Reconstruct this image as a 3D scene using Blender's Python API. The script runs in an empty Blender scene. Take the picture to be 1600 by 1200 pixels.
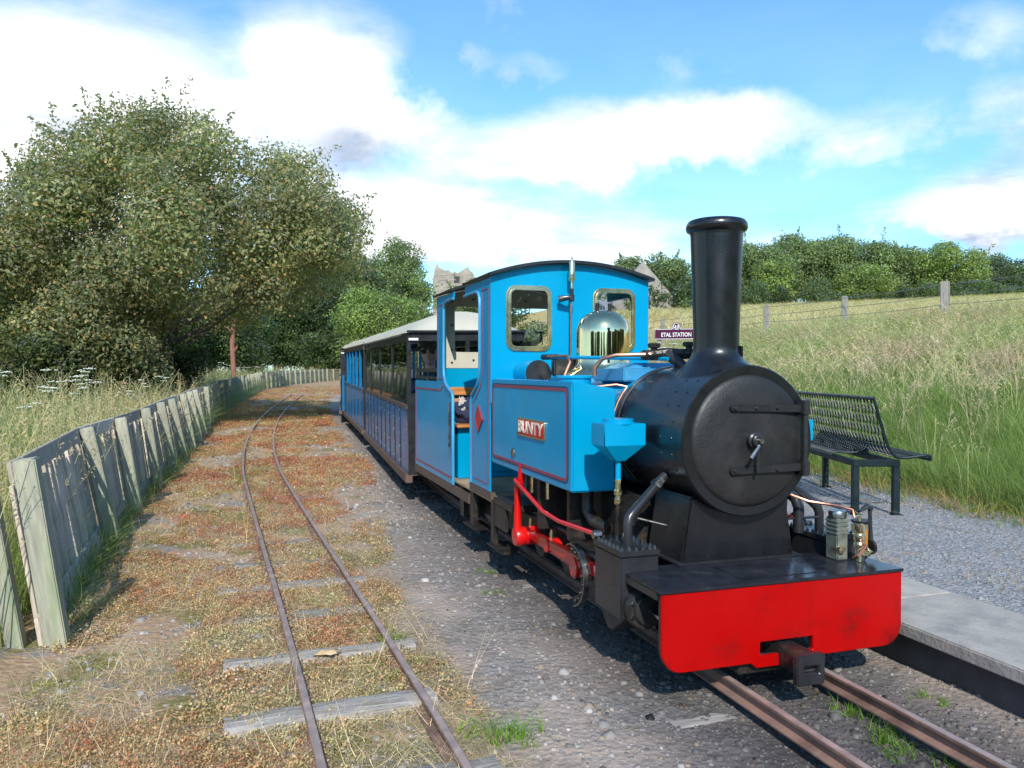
import bpy, bmesh, math, random
import numpy as np
from mathutils import Vector, Matrix, noise as mnoise
R = math.radians; PI = math.pi
random.seed(7); rng = np.random.default_rng(11)
scene = bpy.context.scene

# ------------------------------------------------------------ camera
CAMZ = 1.18
cam_d = bpy.data.cameras.new('camera'); cam = bpy.data.objects.new('camera', cam_d)
scene.collection.objects.link(cam); scene.camera = cam
cam_d.sensor_width = 36; cam_d.lens = 36*1230/1600; cam_d.clip_start = .05; cam_d.clip_end = 3000
cam.location = (0, 0, CAMZ); cam.rotation_euler = (R(90-.93), 0, R(-18.01))

# ------------------------------------------------------------ light and sky
SUN_EL, SUN_AZ = 38.0, 195.0          # compass angle measured clockwise from +Y
sun_d = bpy.data.lights.new('sun', 'SUN'); sun = bpy.data.objects.new('sun', sun_d)
scene.collection.objects.link(sun)
sun_d.energy = 3.5; sun_d.angle = R(.53); sun_d.color = (1, .955, .88)
sdir = Vector((math.sin(R(SUN_AZ))*math.cos(R(SUN_EL)), math.cos(R(SUN_AZ))*math.cos(R(SUN_EL)), math.sin(R(SUN_EL))))
sun.rotation_euler = sdir.to_track_quat('Z', 'Y').to_euler()
scene.view_settings.view_transform = 'Standard'; scene.view_settings.look = 'None'
scene.view_settings.exposure = 0.56; scene.view_settings.gamma = 1

W = bpy.data.worlds.new('World'); scene.world = W; W.use_nodes = True
def build_world():
    nt = W.node_tree; nt.nodes.clear(); N = nt.nodes.new; L = nt.links.new
    out = N('ShaderNodeOutputWorld')
    sky = N('ShaderNodeTexSky'); sky.sky_type = 'NISHITA'; sky.sun_disc = False
    sky.sun_elevation = R(SUN_EL); sky.sun_rotation = R(SUN_AZ); sky.air_density = 1.0; sky.dust_density = .6; sky.ozone_density = 2.0
    tint = N('ShaderNodeMix'); tint.data_type = 'RGBA'; tint.blend_type = 'MULTIPLY'; tint.inputs[0].default_value = 1
    L(sky.outputs[0], tint.inputs[6]); tint.inputs[7].default_value = (.56, 1.0, 1.20, 1)
    bg = N('ShaderNodeBackground'); bg.inputs[1].default_value = .15; L(tint.outputs[2], bg.inputs[0])
    def M(op, a, b=None, c=None, clamp=False):
        n = N('ShaderNodeMath'); n.operation = op; n.use_clamp = clamp
        for i, v in enumerate((a, b, c)):
            if v is None: continue
            if isinstance(v, (int, float)): n.inputs[i].default_value = v
            else: L(v, n.inputs[i])
        return n.outputs[0]
    tc = N('ShaderNodeTexCoord'); sep = N('ShaderNodeSeparateXYZ'); L(tc.outputs['Generated'], sep.inputs[0])
    x, y, z = sep.outputs
    # cloud layer coordinates: direction hit on a flat layer overhead
    den = M('MAXIMUM', M('ADD', z, .10), .04)
    comb = N('ShaderNodeCombineXYZ'); L(M('DIVIDE', x, den), comb.inputs[0]); L(M('DIVIDE', y, den), comb.inputs[1])
    def noise(vec, scale, detail, rough=.55, dist=0, off=0):
        n = N('ShaderNodeTexNoise'); n.inputs['Scale'].default_value = scale; n.inputs['Detail'].default_value = detail
        n.inputs['Roughness'].default_value = rough; n.inputs['Distortion'].default_value = dist
        mp = N('ShaderNodeMapping'); mp.inputs['Location'].default_value = (off, off*.7, off*.3); L(vec, mp.inputs[0]); L(mp.outputs[0], n.inputs['Vector'])
        return n.outputs['Fac']
    nb = noise(tc.outputs['Generated'], 9, 9, .58, .0, 3.1)      # billows
    nb2 = noise(tc.outputs['Generated'], 3.2, 6, .6, .4, 8.2)
    nw = noise(comb.outputs[0], 1.1, 8, .62, .5, 1.3)             # streaks
    az = M('ADD', M('ARCTAN2', x, y), M('MULTIPLY', M('SUBTRACT', nb, .5), .16))
    el = M('ADD', M('ARCSINE', z), M('MULTIPLY', M('SUBTRACT', nb, .5), .13))
    def d2(px, py):
        f = 1230.; X = (px-800)/f; Y = (600-py)/f; p = R(.93); w = R(18.01)
        up = Y*math.cos(p)-math.sin(p); fw = math.cos(p)+Y*math.sin(p)
        a = X*math.cos(w)+fw*math.sin(w); b = fw*math.cos(w)-X*math.sin(w); l = math.sqrt(a*a+b*b+up*up)
        return math.atan2(a, b), math.asin(up/l)
    def blob(px, py, sx, sy, amp, acc):
        a, e = d2(px, py); sa = sx/1230; se = sy/1230
        u = M('MULTIPLY', M('SUBTRACT', az, a), 1/sa); v = M('MULTIPLY', M('SUBTRACT', el, e), 1/se)
        r = M('ADD', M('MULTIPLY', u, u), M('MULTIPLY', v, v))
        g = M('MULTIPLY', M('EXPONENT', M('MULTIPLY', M('POWER', r, 1.3), -1)), amp)
        return g if acc is None else M('ADD', acc, g)
    acc = None
    for b in ((50, 210, 210, 130, 1.05), (300, 165, 140, 65, .6), (495, 140, 95, 95, 1.3), (610, 200, 110, 38, .9), (400, 60, 260, 50, .38), (900, 330, 520, 110, .22), (300, 330, 380, 100, .65),
              (980, 212, 240, 48, 1.1), (860, 262, 200, 24, .5), (700, 350, 260, 70, .75), (1060, 385, 260, 40, .45), (1530, 340, 120, 50, 1.4), (1330, 210, 270, 55, .38),
              (1110, 165, 100, 30, .6), (835, 108, 60, 26, .45), (742, 88, 30, 26, .4), (1530, 40, 90, 50, .45), (1600, 220, 110, 90, .35), (60, 40, 160, 40, .35),
              (-500, 250, 350, 150, .9), (-1500, 200, 500, 160, .9), (2300, 300, 350, 120, .9), (1900, 120, 200, 60, .6)):
        acc = blob(*b, acc)
    veil = M('MULTIPLY', M('SUBTRACT', nw, .5), 1.3)
    # generic cloud over the rest of the sky
    gen = M('MULTIPLY', M('SUBTRACT', nb2, .46), 1.2)
    dens = M('ADD', M('ADD', acc, veil), M('MULTIPLY', M('SUBTRACT', nb, .5), 1.7))
    dens = M('SUBTRACT', M('ADD', dens, M('MULTIPLY', gen, .3)), .06)
    mr = N('ShaderNodeMapRange'); mr.interpolation_type = 'SMOOTHSTEP'; L(dens, mr.inputs[0]); mr.inputs[1].default_value = .02; mr.inputs[2].default_value = 1.25
    # haze near the horizon
    hz = M('MULTIPLY', M('EXPONENT', M('MULTIPLY', M('MAXIMUM', z, 0), -5)), .42)
    fac = M('MAXIMUM', mr.outputs[0], hz, clamp=True)
    # grey undersides
    g = None
    for b in ((545, 238, 80, 34, .9), (1560, 395, 130, 26, .7), (1560, 230, 90, 60, .35), (-450, 330, 260, 60, .7), (2300, 370, 300, 50, .7)): g = blob(*b, g)
    gmix = N('ShaderNodeMix'); gmix.data_type = 'RGBA'; 
    soft = N('ShaderNodeMapRange'); soft.interpolation_type = 'SMOOTHSTEP'; L(noise(comb.outputs[0], 1.7, 7, .6, .3, 5.5), soft.inputs[0]); soft.inputs[1].default_value = .42; soft.inputs[2].default_value = .68; soft.inputs[4].default_value = .62
    L(M('MINIMUM', M('ADD', g, soft.outputs[0]), 1), gmix.inputs[0])
    gmix.inputs[6].default_value = (1.04, 1.06, 1.09, 1); gmix.inputs[7].default_value = (.40, .47, .60, 1)
    bgc = N('ShaderNodeBackground'); L(gmix.outputs[2], bgc.inputs[0]); bgc.inputs[1].default_value = .90
    mix = N('ShaderNodeMixShader'); L(fac, mix.inputs[0]); L(bg.outputs[0], mix.inputs[1]); L(bgc.outputs[0], mix.inputs[2])
    L(mix.outputs[0], out.inputs[0])
build_world()

# ------------------------------------------------------------ helpers
col = scene.collection
def tag(o, label=None, cat=None, group=None, kind=None):
    if label: o['label'] = label
    if cat: o['category'] = cat
    if group: o['group'] = group
    if kind: o['kind'] = kind
    return o
def empty(name, loc=(0, 0, 0), rz=0, rot=None):
    o = bpy.data.objects.new(name, None); col.objects.link(o); o.location = loc
    o.rotation_euler = rot if rot else (0, 0, rz); o.empty_display_size = .2
    return o
def copy_tree(o, parent=None):
    c = o.copy(); col.objects.link(c); c.parent = parent
    for ch in list(o.children): copy_tree(ch, c)
    return c
def fromnp(name, V, F, mat, parent=None, smooth=False, colr=None, mats=None, midx=None):
    """V (n,3), F (m,k) all k-gons; colr per-vertex rgb"""
    me = bpy.data.meshes.new(name); V = np.asarray(V, np.float32); F = np.asarray(F, np.int32)
    m, k = F.shape
    me.vertices.add(len(V)); me.vertices.foreach_set('co', V.ravel())
    me.loops.add(m*k); me.loops.foreach_set('vertex_index', F.ravel())
    me.polygons.add(m); me.polygons.foreach_set('loop_start', np.arange(0, m*k, k, dtype=np.int32))
    if smooth: me.polygons.foreach_set('use_smooth', np.ones(m, bool))
    me.update(calc_edges=True)
    if colr is not None:
        a = me.color_attributes.new('Col', 'FLOAT_COLOR', 'POINT')
        c4 = np.ones((len(V), 4), np.float32); c4[:, :3] = colr; a.data.foreach_set('color', c4.ravel())
    if mat: me.materials.append(mat)
    o = bpy.data.objects.new(name, me); col.objects.link(o); o.parent = parent
    return o
class MB:
    def __init__(s): s.v = []; s.f = []
    def add(s, vs, fs):
        b = len(s.v); s.v += [tuple(v) for v in vs]; s.f += [tuple(i+b for i in f) for f in fs]; return s
    def box(s, x0, x1, y0, y1, z0, z1):
        return s.add([(x0,y0,z0),(x1,y0,z0),(x1,y1,z0),(x0,y1,z0),(x0,y0,z1),(x1,y0,z1),(x1,y1,z1),(x0,y1,z1)],
                     [(3,2,1,0),(4,5,6,7),(0,1,5,4),(1,2,6,5),(2,3,7,6),(3,0,4,7)])
    def bar(s, a, b, w, h, up=(0,0,1)):
        a = Vector(a); b = Vector(b); d = (b-a).normalized(); u = Vector(up); sd = d.cross(u)
        if sd.length < 1e-4: sd = d.cross(Vector((1,0,0)))
        sd.normalize(); u = sd.cross(d).normalized()
        vs = [p+sd*(i*w/2)+u*(j*h/2) for p in (a, b) for i, j in ((-1,-1),(1,-1),(1,1),(-1,1))]
        return s.add(vs, [(3,2,1,0),(4,5,6,7),(0,1,5,4),(1,2,6,5),(2,3,7,6),(3,0,4,7)])
    def tube(s, pts, r, n=8, caps=True):
        pts = [Vector(p) for p in pts]; rs = r if isinstance(r, (list, tuple)) else [r]*len(pts)
        vs = []; pu = None
        for i, p in enumerate(pts):
            d = (pts[min(i+1, len(pts)-1)]-pts[max(i-1, 0)]).normalized()
            if pu is None:
                pu = d.cross(Vector((0, 0, 1)));
                if pu.length < .05: pu = d.cross(Vector((1, 0, 0)))
            pu = (pu-d*pu.dot(d)).normalized(); w = d.cross(pu)
            vs += [p+(pu*math.cos(2*PI*k/n)+w*math.sin(2*PI*k/n))*rs[i] for k in range(n)]
        fs = [(i*n+k, i*n+(k+1) % n, (i+1)*n+(k+1) % n, (i+1)*n+k) for i in range(len(pts)-1) for k in range(n)]
        if caps: fs += [tuple(range(n))[::-1], tuple((len(pts)-1)*n+k for k in range(n))]
        return s.add(vs, fs)
    def lathe(s, prof, org=(0,0,0), axis='z', n=32):
        """prof: (radius, height)"""
        vs = []
        for r, h in prof:
            for k in range(n):
                a = 2*PI*k/n; c, d = r*math.cos(a), r*math.sin(a)
                v = {'z': (c, d, h), 'y': (c, h, d), 'x': (h, c, d)}[axis]
                vs.append((v[0]+org[0], v[1]+org[1], v[2]+org[2]))
        m = len(prof)
        fs = [(i*n+k, i*n+(k+1) % n, (i+1)*n+(k+1) % n, (i+1)*n+k) for i in range(m-1) for k in range(n)]
        if axis == 'y': fs = [f[::-1] for f in fs]
        if prof[0][0] > 1e-6: fs.append(tuple(range(n))[::-1] if axis != 'y' else tuple(range(n)))
        if prof[-1][0] > 1e-6: fs.append(tuple((m-1)*n+k for k in range(n)))
        return s.add(vs, fs)
    def prism(s, pts, d0, d1, axis='x'):
        """2D outline extruded; axis x: pts=(y,z); y: pts=(x,z); z: pts=(x,y)"""
        def P(p, d): return {'x': (d, p[0], p[1]), 'y': (p[0], d, p[1]), 'z': (p[0], p[1], d)}[axis]
        n = len(pts); vs = [P(p, d0) for p in pts]+[P(p, d1) for p in pts]
        return s.add(vs, [tuple(range(n)), tuple(range(2*n-1, n-1, -1))]+[(i, i+n, (i+1) % n+n, (i+1) % n) for i in range(n)])
    def strip(s, pts, w, d0, d1, axis='x', closed=False):
        """ribbon of width w following a 2D line, extruded d0..d1"""
        n = len(pts); A = []; B = []
        for i, p in enumerate(pts):
            p = Vector(p); a = Vector(pts[(i-1) % n] if (closed or i > 0) else pts[i]); b = Vector(pts[(i+1) % n] if (closed or i < n-1) else pts[i])
            t = (b-a).normalized(); nn = Vector((-t.y, t.x)); A.append(p+nn*w/2); B.append(p-nn*w/2)
        def P(p, d): return {'x': (d, p[0], p[1]), 'y': (p[0], d, p[1]), 'z': (p[0], p[1], d)}[axis]
        vs = [P(p, d) for d in (d0, d1) for p in A+B]; fs = []
        m = n if closed else n-1
        for i in range(m):
            j = (i+1) % n; a0, a1, b0, b1 = i, j, n+i, n+j; o = 2*n
            fs += [(a0, a1, b1, b0), (a0+o, b0+o, b1+o, a1+o), (a0, a0+o, a1+o, a1), (b0, b1, b1+o, b0+o)]
        if not closed: fs += [(0, n, 3*n, 2*n), (n-1, 3*n-1, 4*n-1, 2*n-1)]
        return s.add(vs, fs)
    def build(s, name, mat, parent=None, bevel=0, smooth=True, ang=35, seg=2):
        me = bpy.data.meshes.new(name); me.from_pydata(s.v, [], s.f)
        bm = bmesh.new(); bm.from_mesh(me); bmesh.ops.remove_doubles(bm, verts=bm.verts, dist=1e-6)
        bmesh.ops.dissolve_degenerate(bm, edges=bm.edges, dist=1e-6)
        bmesh.ops.recalc_face_normals(bm, faces=bm.faces)
        if bevel:
            es = [e for e in bm.edges if len(e.link_faces) == 2 and e.calc_face_angle(0) > R(40)]
            bmesh.ops.bevel(bm, geom=es, offset=bevel, segments=seg, affect='EDGES', clamp_overlap=True)
        bm.to_mesh(me); bm.free()
        if smooth:
            me.polygons.foreach_set('use_smooth', [True]*len(me.polygons)); me.set_sharp_from_angle(angle=R(ang))
        me.materials.append(mat); me.update()
        o = bpy.data.objects.new(name, me); col.objects.link(o); o.parent = parent
        return o
def rrect(x0, x1, y0, y1, r, n=5):
    out = []
    for cx, cy, a0 in ((x1-r, y1-r, 0), (x0+r, y1-r, 90), (x0+r, y0+r, 180), (x1-r, y0+r, 270)):
        for k in range(n+1):
            a = R(a0+90*k/n); out.append((cx+r*math.cos(a), cy+r*math.sin(a)))
    return out
def text_mesh(name, body, mat, parent, size, sx, M4, ext=.002, bold=0.0):
    cu = bpy.data.curves.new('t', 'FONT'); cu.body = body; cu.size = size; cu.extrude = ext; cu.align_x = 'CENTER'; cu.align_y = 'CENTER'
    cu.offset = bold; cu.resolution_u = 3
    t = bpy.data.objects.new('t', cu); col.objects.link(t); bpy.context.view_layer.update()
    me = bpy.data.meshes.new_from_object(t.evaluated_get(bpy.context.evaluated_depsgraph_get()))
    bpy.data.objects.remove(t); bpy.data.curves.remove(cu)
    me.transform(M4 @ Matrix.Diagonal((sx, 1, 1, 1))); me.materials.clear(); me.materials.append(mat); me.name = name
    o = bpy.data.objects.new(name, me); col.objects.link(o); o.parent = parent
    return o

# ------------------------------------------------------------ materials
def mat(name, base, rough=.5, metal=0, coat=0, var=.12, vs=6, bump=0, bs=40, spec=.5, stain=None, sscale=3, sth=(.5,.7), coords='Object', detail=6, stretch=None, ior=1.5):
    m = bpy.data.materials.new(name); m.use_nodes = True; nt = m.node_tree; N = nt.nodes.new; L = nt.links.new
    b = nt.nodes['Principled BSDF']; b.inputs['Roughness'].default_value = rough; b.inputs['Metallic'].default_value = metal
    b.inputs['Coat Weight'].default_value = coat; b.inputs['Coat Roughness'].default_value = .05; b.inputs['Specular IOR Level'].default_value = spec
    tc = N('ShaderNodeTexCoord'); mp = N('ShaderNodeMapping'); L(tc.outputs[coords], mp.inputs[0])
    if stretch: mp.inputs['Scale'].default_value = stretch
    n = N('ShaderNodeTexNoise'); n.inputs['Scale'].default_value = vs; n.inputs['Detail'].default_value = detail; L(mp.outputs[0], n.inputs[0])
    r = N('ShaderNodeMapRange'); L(n.outputs[0], r.inputs[0]); r.inputs[1].default_value = .3; r.inputs[2].default_value = .7
    r.inputs[3].default_value = 1-var; r.inputs[4].default_value = 1+var
    mx = N('ShaderNodeMix'); mx.data_type = 'RGBA'; mx.blend_type = 'MULTIPLY'; mx.inputs[0].default_value = 1
    mx.inputs[6].default_value = (*base, 1); L(r.outputs[0], mx.inputs[7]); c = mx.outputs[2]
    if stain:
        n2 = N('ShaderNodeTexNoise'); n2.inputs['Scale'].default_value = sscale; n2.inputs['Detail'].default_value = 8; n2.inputs['Roughness'].default_value = .65; L(mp.outputs[0], n2.inputs[0])
        r2 = N('ShaderNodeMapRange'); r2.interpolation_type = 'SMOOTHSTEP'; L(n2.outputs[0], r2.inputs[0]); r2.inputs[1].default_value = sth[0]; r2.inputs[2].default_value = sth[1]
        m2 = N('ShaderNodeMix'); m2.data_type = 'RGBA'; L(r2.outputs[0], m2.inputs[0]); L(c, m2.inputs[6]); m2.inputs[7].default_value = (*stain, 1); c = m2.outputs[2]
    L(c, b.inputs['Base Color'])
    rr = N('ShaderNodeMapRange'); L(n.outputs[0], rr.inputs[0]); rr.inputs[1].default_value = .3; rr.inputs[2].default_value = .7
    rr.inputs[3].default_value = max(.02, rough*.8); rr.inputs[4].default_value = min(1, rough*1.2); L(rr.outputs[0], b.inputs['Roughness'])
    if bump:
        n3 = N('ShaderNodeTexNoise'); n3.inputs['Scale'].default_value = bs; n3.inputs['Detail'].default_value = 5; L(mp.outputs[0], n3.inputs[0])
        bp = N('ShaderNodeBump'); bp.inputs['Strength'].default_value = bump; bp.inputs['Distance'].default_value = .01; L(n3.outputs[0], bp.inputs['Height']); L(bp.outputs[0], b.inputs['Normal'])
    return m
def leafmat(name, trans=.35, gloss=.12):
    m = bpy.data.materials.new(name); m.use_nodes = True; nt = m.node_tree; nt.nodes.clear(); N = nt.nodes.new; L = nt.links.new
    at = N('ShaderNodeAttribute'); at.attribute_name = 'Col'
    d = N('ShaderNodeBsdfDiffuse'); t = N('ShaderNodeBsdfTranslucent'); g = N('ShaderNodeBsdfGlossy'); g.inputs['Roughness'].default_value = .5; g.inputs[0].default_value = (.45,.45,.42,1)
    L(at.outputs['Color'], d.inputs[0])
    tm = N('ShaderNodeMix'); tm.data_type = 'RGBA'; tm.blend_type = 'MULTIPLY'; tm.inputs[0].default_value = 1; L(at.outputs['Color'], tm.inputs[6]); tm.inputs[7].default_value = (1.3, 1.5, .6, 1); L(tm.outputs[2], t.inputs[0])
    a = N('ShaderNodeMixShader'); a.inputs[0].default_value = trans; L(d.outputs[0], a.inputs[1]); L(t.outputs[0], a.inputs[2])
    fr = N('ShaderNodeFresnel'); fr.inputs[0].default_value = 1.35
    mm = N('ShaderNodeMath'); mm.operation = 'MULTIPLY'; mm.use_clamp = True; L(fr.outputs[0], mm.inputs[0]); mm.inputs[1].default_value = gloss*3
    b = N('ShaderNodeMixShader'); L(mm.outputs[0], b.inputs[0]); L(a.outputs[0], b.inputs[1]); L(g.outputs[0], b.inputs[2])
    o = N('ShaderNodeOutputMaterial'); L(b.outputs[0], o.inputs[0]); return m
def glassmat(name, tint=(.92,.95,.94)):
    m = bpy.data.materials.new(name); m.use_nodes = True; nt = m.node_tree; nt.nodes.clear(); N = nt.nodes.new; L = nt.links.new
    t = N('ShaderNodeBsdfTransparent'); t.inputs[0].default_value = (*tint, 1); g = N('ShaderNodeBsdfGlossy'); g.inputs['Roughness'].default_value = .02
    f = N('ShaderNodeFresnel'); f.inputs[0].default_value = 1.6
    mx = N('ShaderNodeMixShader'); L(f.outputs[0], mx.inputs[0]); L(t.outputs[0], mx.inputs[1]); L(g.outputs[0], mx.inputs[2])
    o = N('ShaderNodeOutputMaterial'); L(mx.outputs[0], o.inputs[0]); return m
BLUE = mat('blue paint', (.0, .27, .485), .24, coat=.12, spec=.28, var=.06, vs=3, bump=.035, bs=7, stain=(.012,.15,.26), sscale=4, sth=(.66,.86))
BLUE2 = mat('carriage blue paint', (.001, .14, .33), .3, coat=.15, var=.12, vs=4, bump=.04, bs=8)
BLUE3 = mat('pale blue metal', (.06, .32, .55), .28, metal=.25, var=.1, coat=.3)
MAROON = mat('maroon lining', (.30, .035, .06), .35, var=.1)
DKLINE = mat('dark lining', (.01, .03, .10), .35, var=.1)
BLACK = mat('smokebox black', (.008, .0075, .009), .32, var=.25, vs=14, bump=.07, bs=120, coat=.15)
DOORBLK = mat('door black', (.013, .012, .012), .50, var=.2, vs=9, bump=.14, bs=90, stain=(.026,.022,.021), sscale=5, sth=(.5,.72))
SATIN = mat('black satin', (.022, .022, .025), .3, var=.25, vs=10, bump=.05, bs=60)
PLATEBLK = mat('oily footplate', (.018, .018, .024), .22, var=.4, vs=12, bump=.08, bs=50, stain=(.05,.05,.055), sscale=9, sth=(.55,.75))
GRIME_SHADE = mat('oily grime and shade', (.018, .016, .015), .42, var=.5, vs=20, bump=.3, bs=60, stain=(.05,.035,.022), sscale=14)  # real grime; its dark colour also stands for shade on balance pipe and ruin window
STEEL = mat('oily steel', (.35, .34, .34), .28, metal=1, var=.3, vs=20)
RED = mat('red paint', (.39, .0003, .0003), .42, spec=.25, coat=0, var=.05, vs=4, stain=(.10,.004,.003), sscale=3.2, sth=(.50,.78))
REDROD = mat('red rod paint', (.58, .006, .006), .25, coat=.4, var=.1)
BRASS = mat('brass', (.86, .72, .46), .24, metal=1, var=.15, vs=12)
LETTER = mat('pale polished letters', (.80, .70, .60), .4, metal=.3, var=.1)
CHROME = mat('polished dome', (.84, .65, .37), .06, metal=1, var=.08, vs=9)
COPPER = mat('copper', (.60, .27, .17), .42, metal=1, var=.2, vs=20)
CREAM = mat('cab lining cream', (.50, .47, .38), .5, var=.08)
ROOFC = mat('cream roof canvas', (.46, .42, .33), .65, var=.08, vs=3, bump=.1, bs=20, stain=(.36,.31,.22), sscale=2.5, sth=(.5,.75))
WOODO = mat('varnished seat wood', (.50, .20, .06), .35, var=.3, vs=4, stretch=(1,8,8), coat=.3)
WOODF = mat('worn floor wood', (.36, .24, .13), .6, var=.3, vs=5)
BROWN = mat('brown frame paint', (.10, .065, .05), .5, var=.3, vs=9, bump=.1)
WHITE = mat('white paint', (.8, .8, .78), .4, var=.04)
GLASS = glassmat('window glass', (.97, .98, .975))
RUST = mat('rusty rail', (.21, .125, .095), .6, metal=.1, var=.35, vs=9, bump=.3, bs=50, stain=(.26,.15,.10), sscale=5)
RAILTOP = mat('worn rail head', (.36, .26, .22), .42, metal=.25, var=.25, vs=14)
SLEEP = mat('weathered sleeper', (.30, .265, .235), .85, var=.35, vs=5, bump=.6, bs=12, stretch=(1.2,9,9), stain=(.12,.085,.06), sscale=2)
FENCEW = mat('weathered fence wood', (.47, .40, .325), .85, var=.3, vs=6, bump=.5, bs=14, stretch=(8,8,1), stain=(.33,.32,.23), sscale=1.5, sth=(.45,.75), coords='Object')
FENCEP = mat('greenish fence post', (.33, .315, .24), .85, var=.28, vs=5, bump=.5, bs=12, stretch=(9,9,1), stain=(.24,.28,.15), sscale=1.5, sth=(.45,.7))
POSTG = mat('grey field post', (.30, .27, .23), .9, var=.25, vs=4, bump=.4, stretch=(8,8,1))
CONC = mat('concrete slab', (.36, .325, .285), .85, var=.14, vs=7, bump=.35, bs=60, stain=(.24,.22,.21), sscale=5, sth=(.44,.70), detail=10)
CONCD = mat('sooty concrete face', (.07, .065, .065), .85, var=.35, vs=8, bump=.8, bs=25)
BENCHM = mat('dark green bench coating', (.007, .017, .019), .45, spec=.3, var=.2, vs=12, bump=.05)
SIGNM = mat('maroon sign enamel', (.075, .006, .035), .25, coat=.4, var=.06)
BARK = mat('bark', (.17, .145, .12), .95, var=.4, vs=6, bump=.9, bs=18, stretch=(6,6,1))
BARKR = mat('reddish pine bark', (.26, .11, .07), .95, var=.4, vs=6, bump=.9, bs=14, stretch=(4,4,1))
BARKD = mat('dead grey wood', (.38, .30, .26), .9, var=.3, vs=6)
STONE = mat('ruin stone', (.30, .25, .205), .95, var=.25, vs=.8, bump=.6, bs=3, stain=(.24,.21,.17), sscale=.6)
STONED = mat('darker ruin stone', (.27, .23, .19), .95, var=.35, vs=1)
STONE2 = mat('house stone', (.27, .24, .215), .95, var=.25, vs=1.2, bump=.6, bs=3)
SLATE = mat('roof slate', (.17, .19, .24), .7, var=.2, vs=2)
SKIN = mat('skin', (.78, .38, .25), .5, var=.08)
SHIRT = mat('dark blue shirt', (.10, .11, .15), .85, var=.15)
SHIRTW = mat('pale shirt collar', (.5, .5, .5), .8, var=.1)
CAPM = mat('black cap cloth', (.012, .012, .014), .7, var=.2)
SUNG = mat('sunglasses', (.01, .01, .01), .08, var=.05)
BAGB = mat('navy bag cloth', (.012, .018, .05), .8, var=.3, vs=20, bump=.4, bs=30)
BAGW = mat('crumpled pale cloth', (.45, .42, .38), .8, var=.2, vs=20, bump=.6, bs=20)
OILT = mat('oily green grey casting', (.13, .14, .12), .4, var=.3, vs=18, bump=.2, stain=(.05,.04,.03), sscale=12)
OILG = mat('amber oil glass', (.45, .17, .01), .08, var=.3, vs=30, coat=.5)
LEAF = leafmat('leaves', .46); GRASSM = leafmat('grass blades', .32, .10)
WIREM = mat('fence wire', (.25, .25, .25), .5, metal=.6)
FLOW = mat('white umbel', (.52, .52, .42), .8, var=.1)

def beam_paint():
    m = RED.copy(); nt = m.node_tree; N = nt.nodes.new; L = nt.links.new; b = nt.nodes['Principled BSDF']; src = b.inputs['Base Color'].links[0].from_socket
    tc = N('ShaderNodeTexCoord'); acc = None
    n = N('ShaderNodeTexNoise'); n.inputs['Scale'].default_value = 16; n.inputs['Detail'].default_value = 10; n.inputs['Roughness'].default_value = .75; L(tc.outputs['Object'], n.inputs[0])
    for (x, z, r) in ((-.01, .135, .17), (-.27, .14, .13), (.30, .19, .16), (-.53, .10, .08), (.0, .37, .06)):
        d = N('ShaderNodeVectorMath'); d.operation = 'DISTANCE'; L(tc.outputs['Object'], d.inputs[0]); d.inputs[1].default_value = (x, 0, z)
        q = N('ShaderNodeMapRange'); q.interpolation_type = 'SMOOTHSTEP'; L(d.outputs['Value'], q.inputs[0]); q.inputs[1].default_value = r; q.inputs[2].default_value = 0.0; q.inputs[4].default_value = .30
        if acc is None: acc = q.outputs[0]
        else:
            a = N('ShaderNodeMath'); a.operation = 'MAXIMUM'; L(acc, a.inputs[0]); L(q.outputs[0], a.inputs[1]); acc = a.outputs[0]
    a = N('ShaderNodeMath'); a.operation = 'ADD'; L(acc, a.inputs[0]); L(n.outputs[0], a.inputs[1])
    q = N('ShaderNodeMapRange'); q.interpolation_type = 'SMOOTHSTEP'; L(a.outputs[0], q.inputs[0]); q.inputs[1].default_value = .64; q.inputs[2].default_value = .98; q.inputs[4].default_value = .65
    x = N('ShaderNodeMix'); x.data_type = 'RGBA'; L(q.outputs[0], x.inputs[0]); L(src, x.inputs[6]); x.inputs[7].default_value = (.045, .008, .006, 1); L(x.outputs[2], b.inputs['Base Color']); return m

def vary(m, amt):
    nt = m.node_tree; b = nt.nodes['Principled BSDF']; src = b.inputs['Base Color'].links[0].from_socket; oi = nt.nodes.new('ShaderNodeObjectInfo'); r = nt.nodes.new('ShaderNodeMapRange'); nt.links.new(oi.outputs['Random'], r.inputs[0])
    r.inputs[3].default_value = 1-amt; r.inputs[4].default_value = 1+amt; x = nt.nodes.new('ShaderNodeMix'); x.data_type = 'RGBA'; x.blend_type = 'MULTIPLY'; x.inputs[0].default_value = 1; nt.links.new(src, x.inputs[6]); nt.links.new(r.outputs[0], x.inputs[7]); nt.links.new(x.outputs[2], b.inputs['Base Color'])
vary(FENCEW, .32); vary(FENCEP, .14); vary(SLEEP, .2); vary(CONC, .08)

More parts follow.
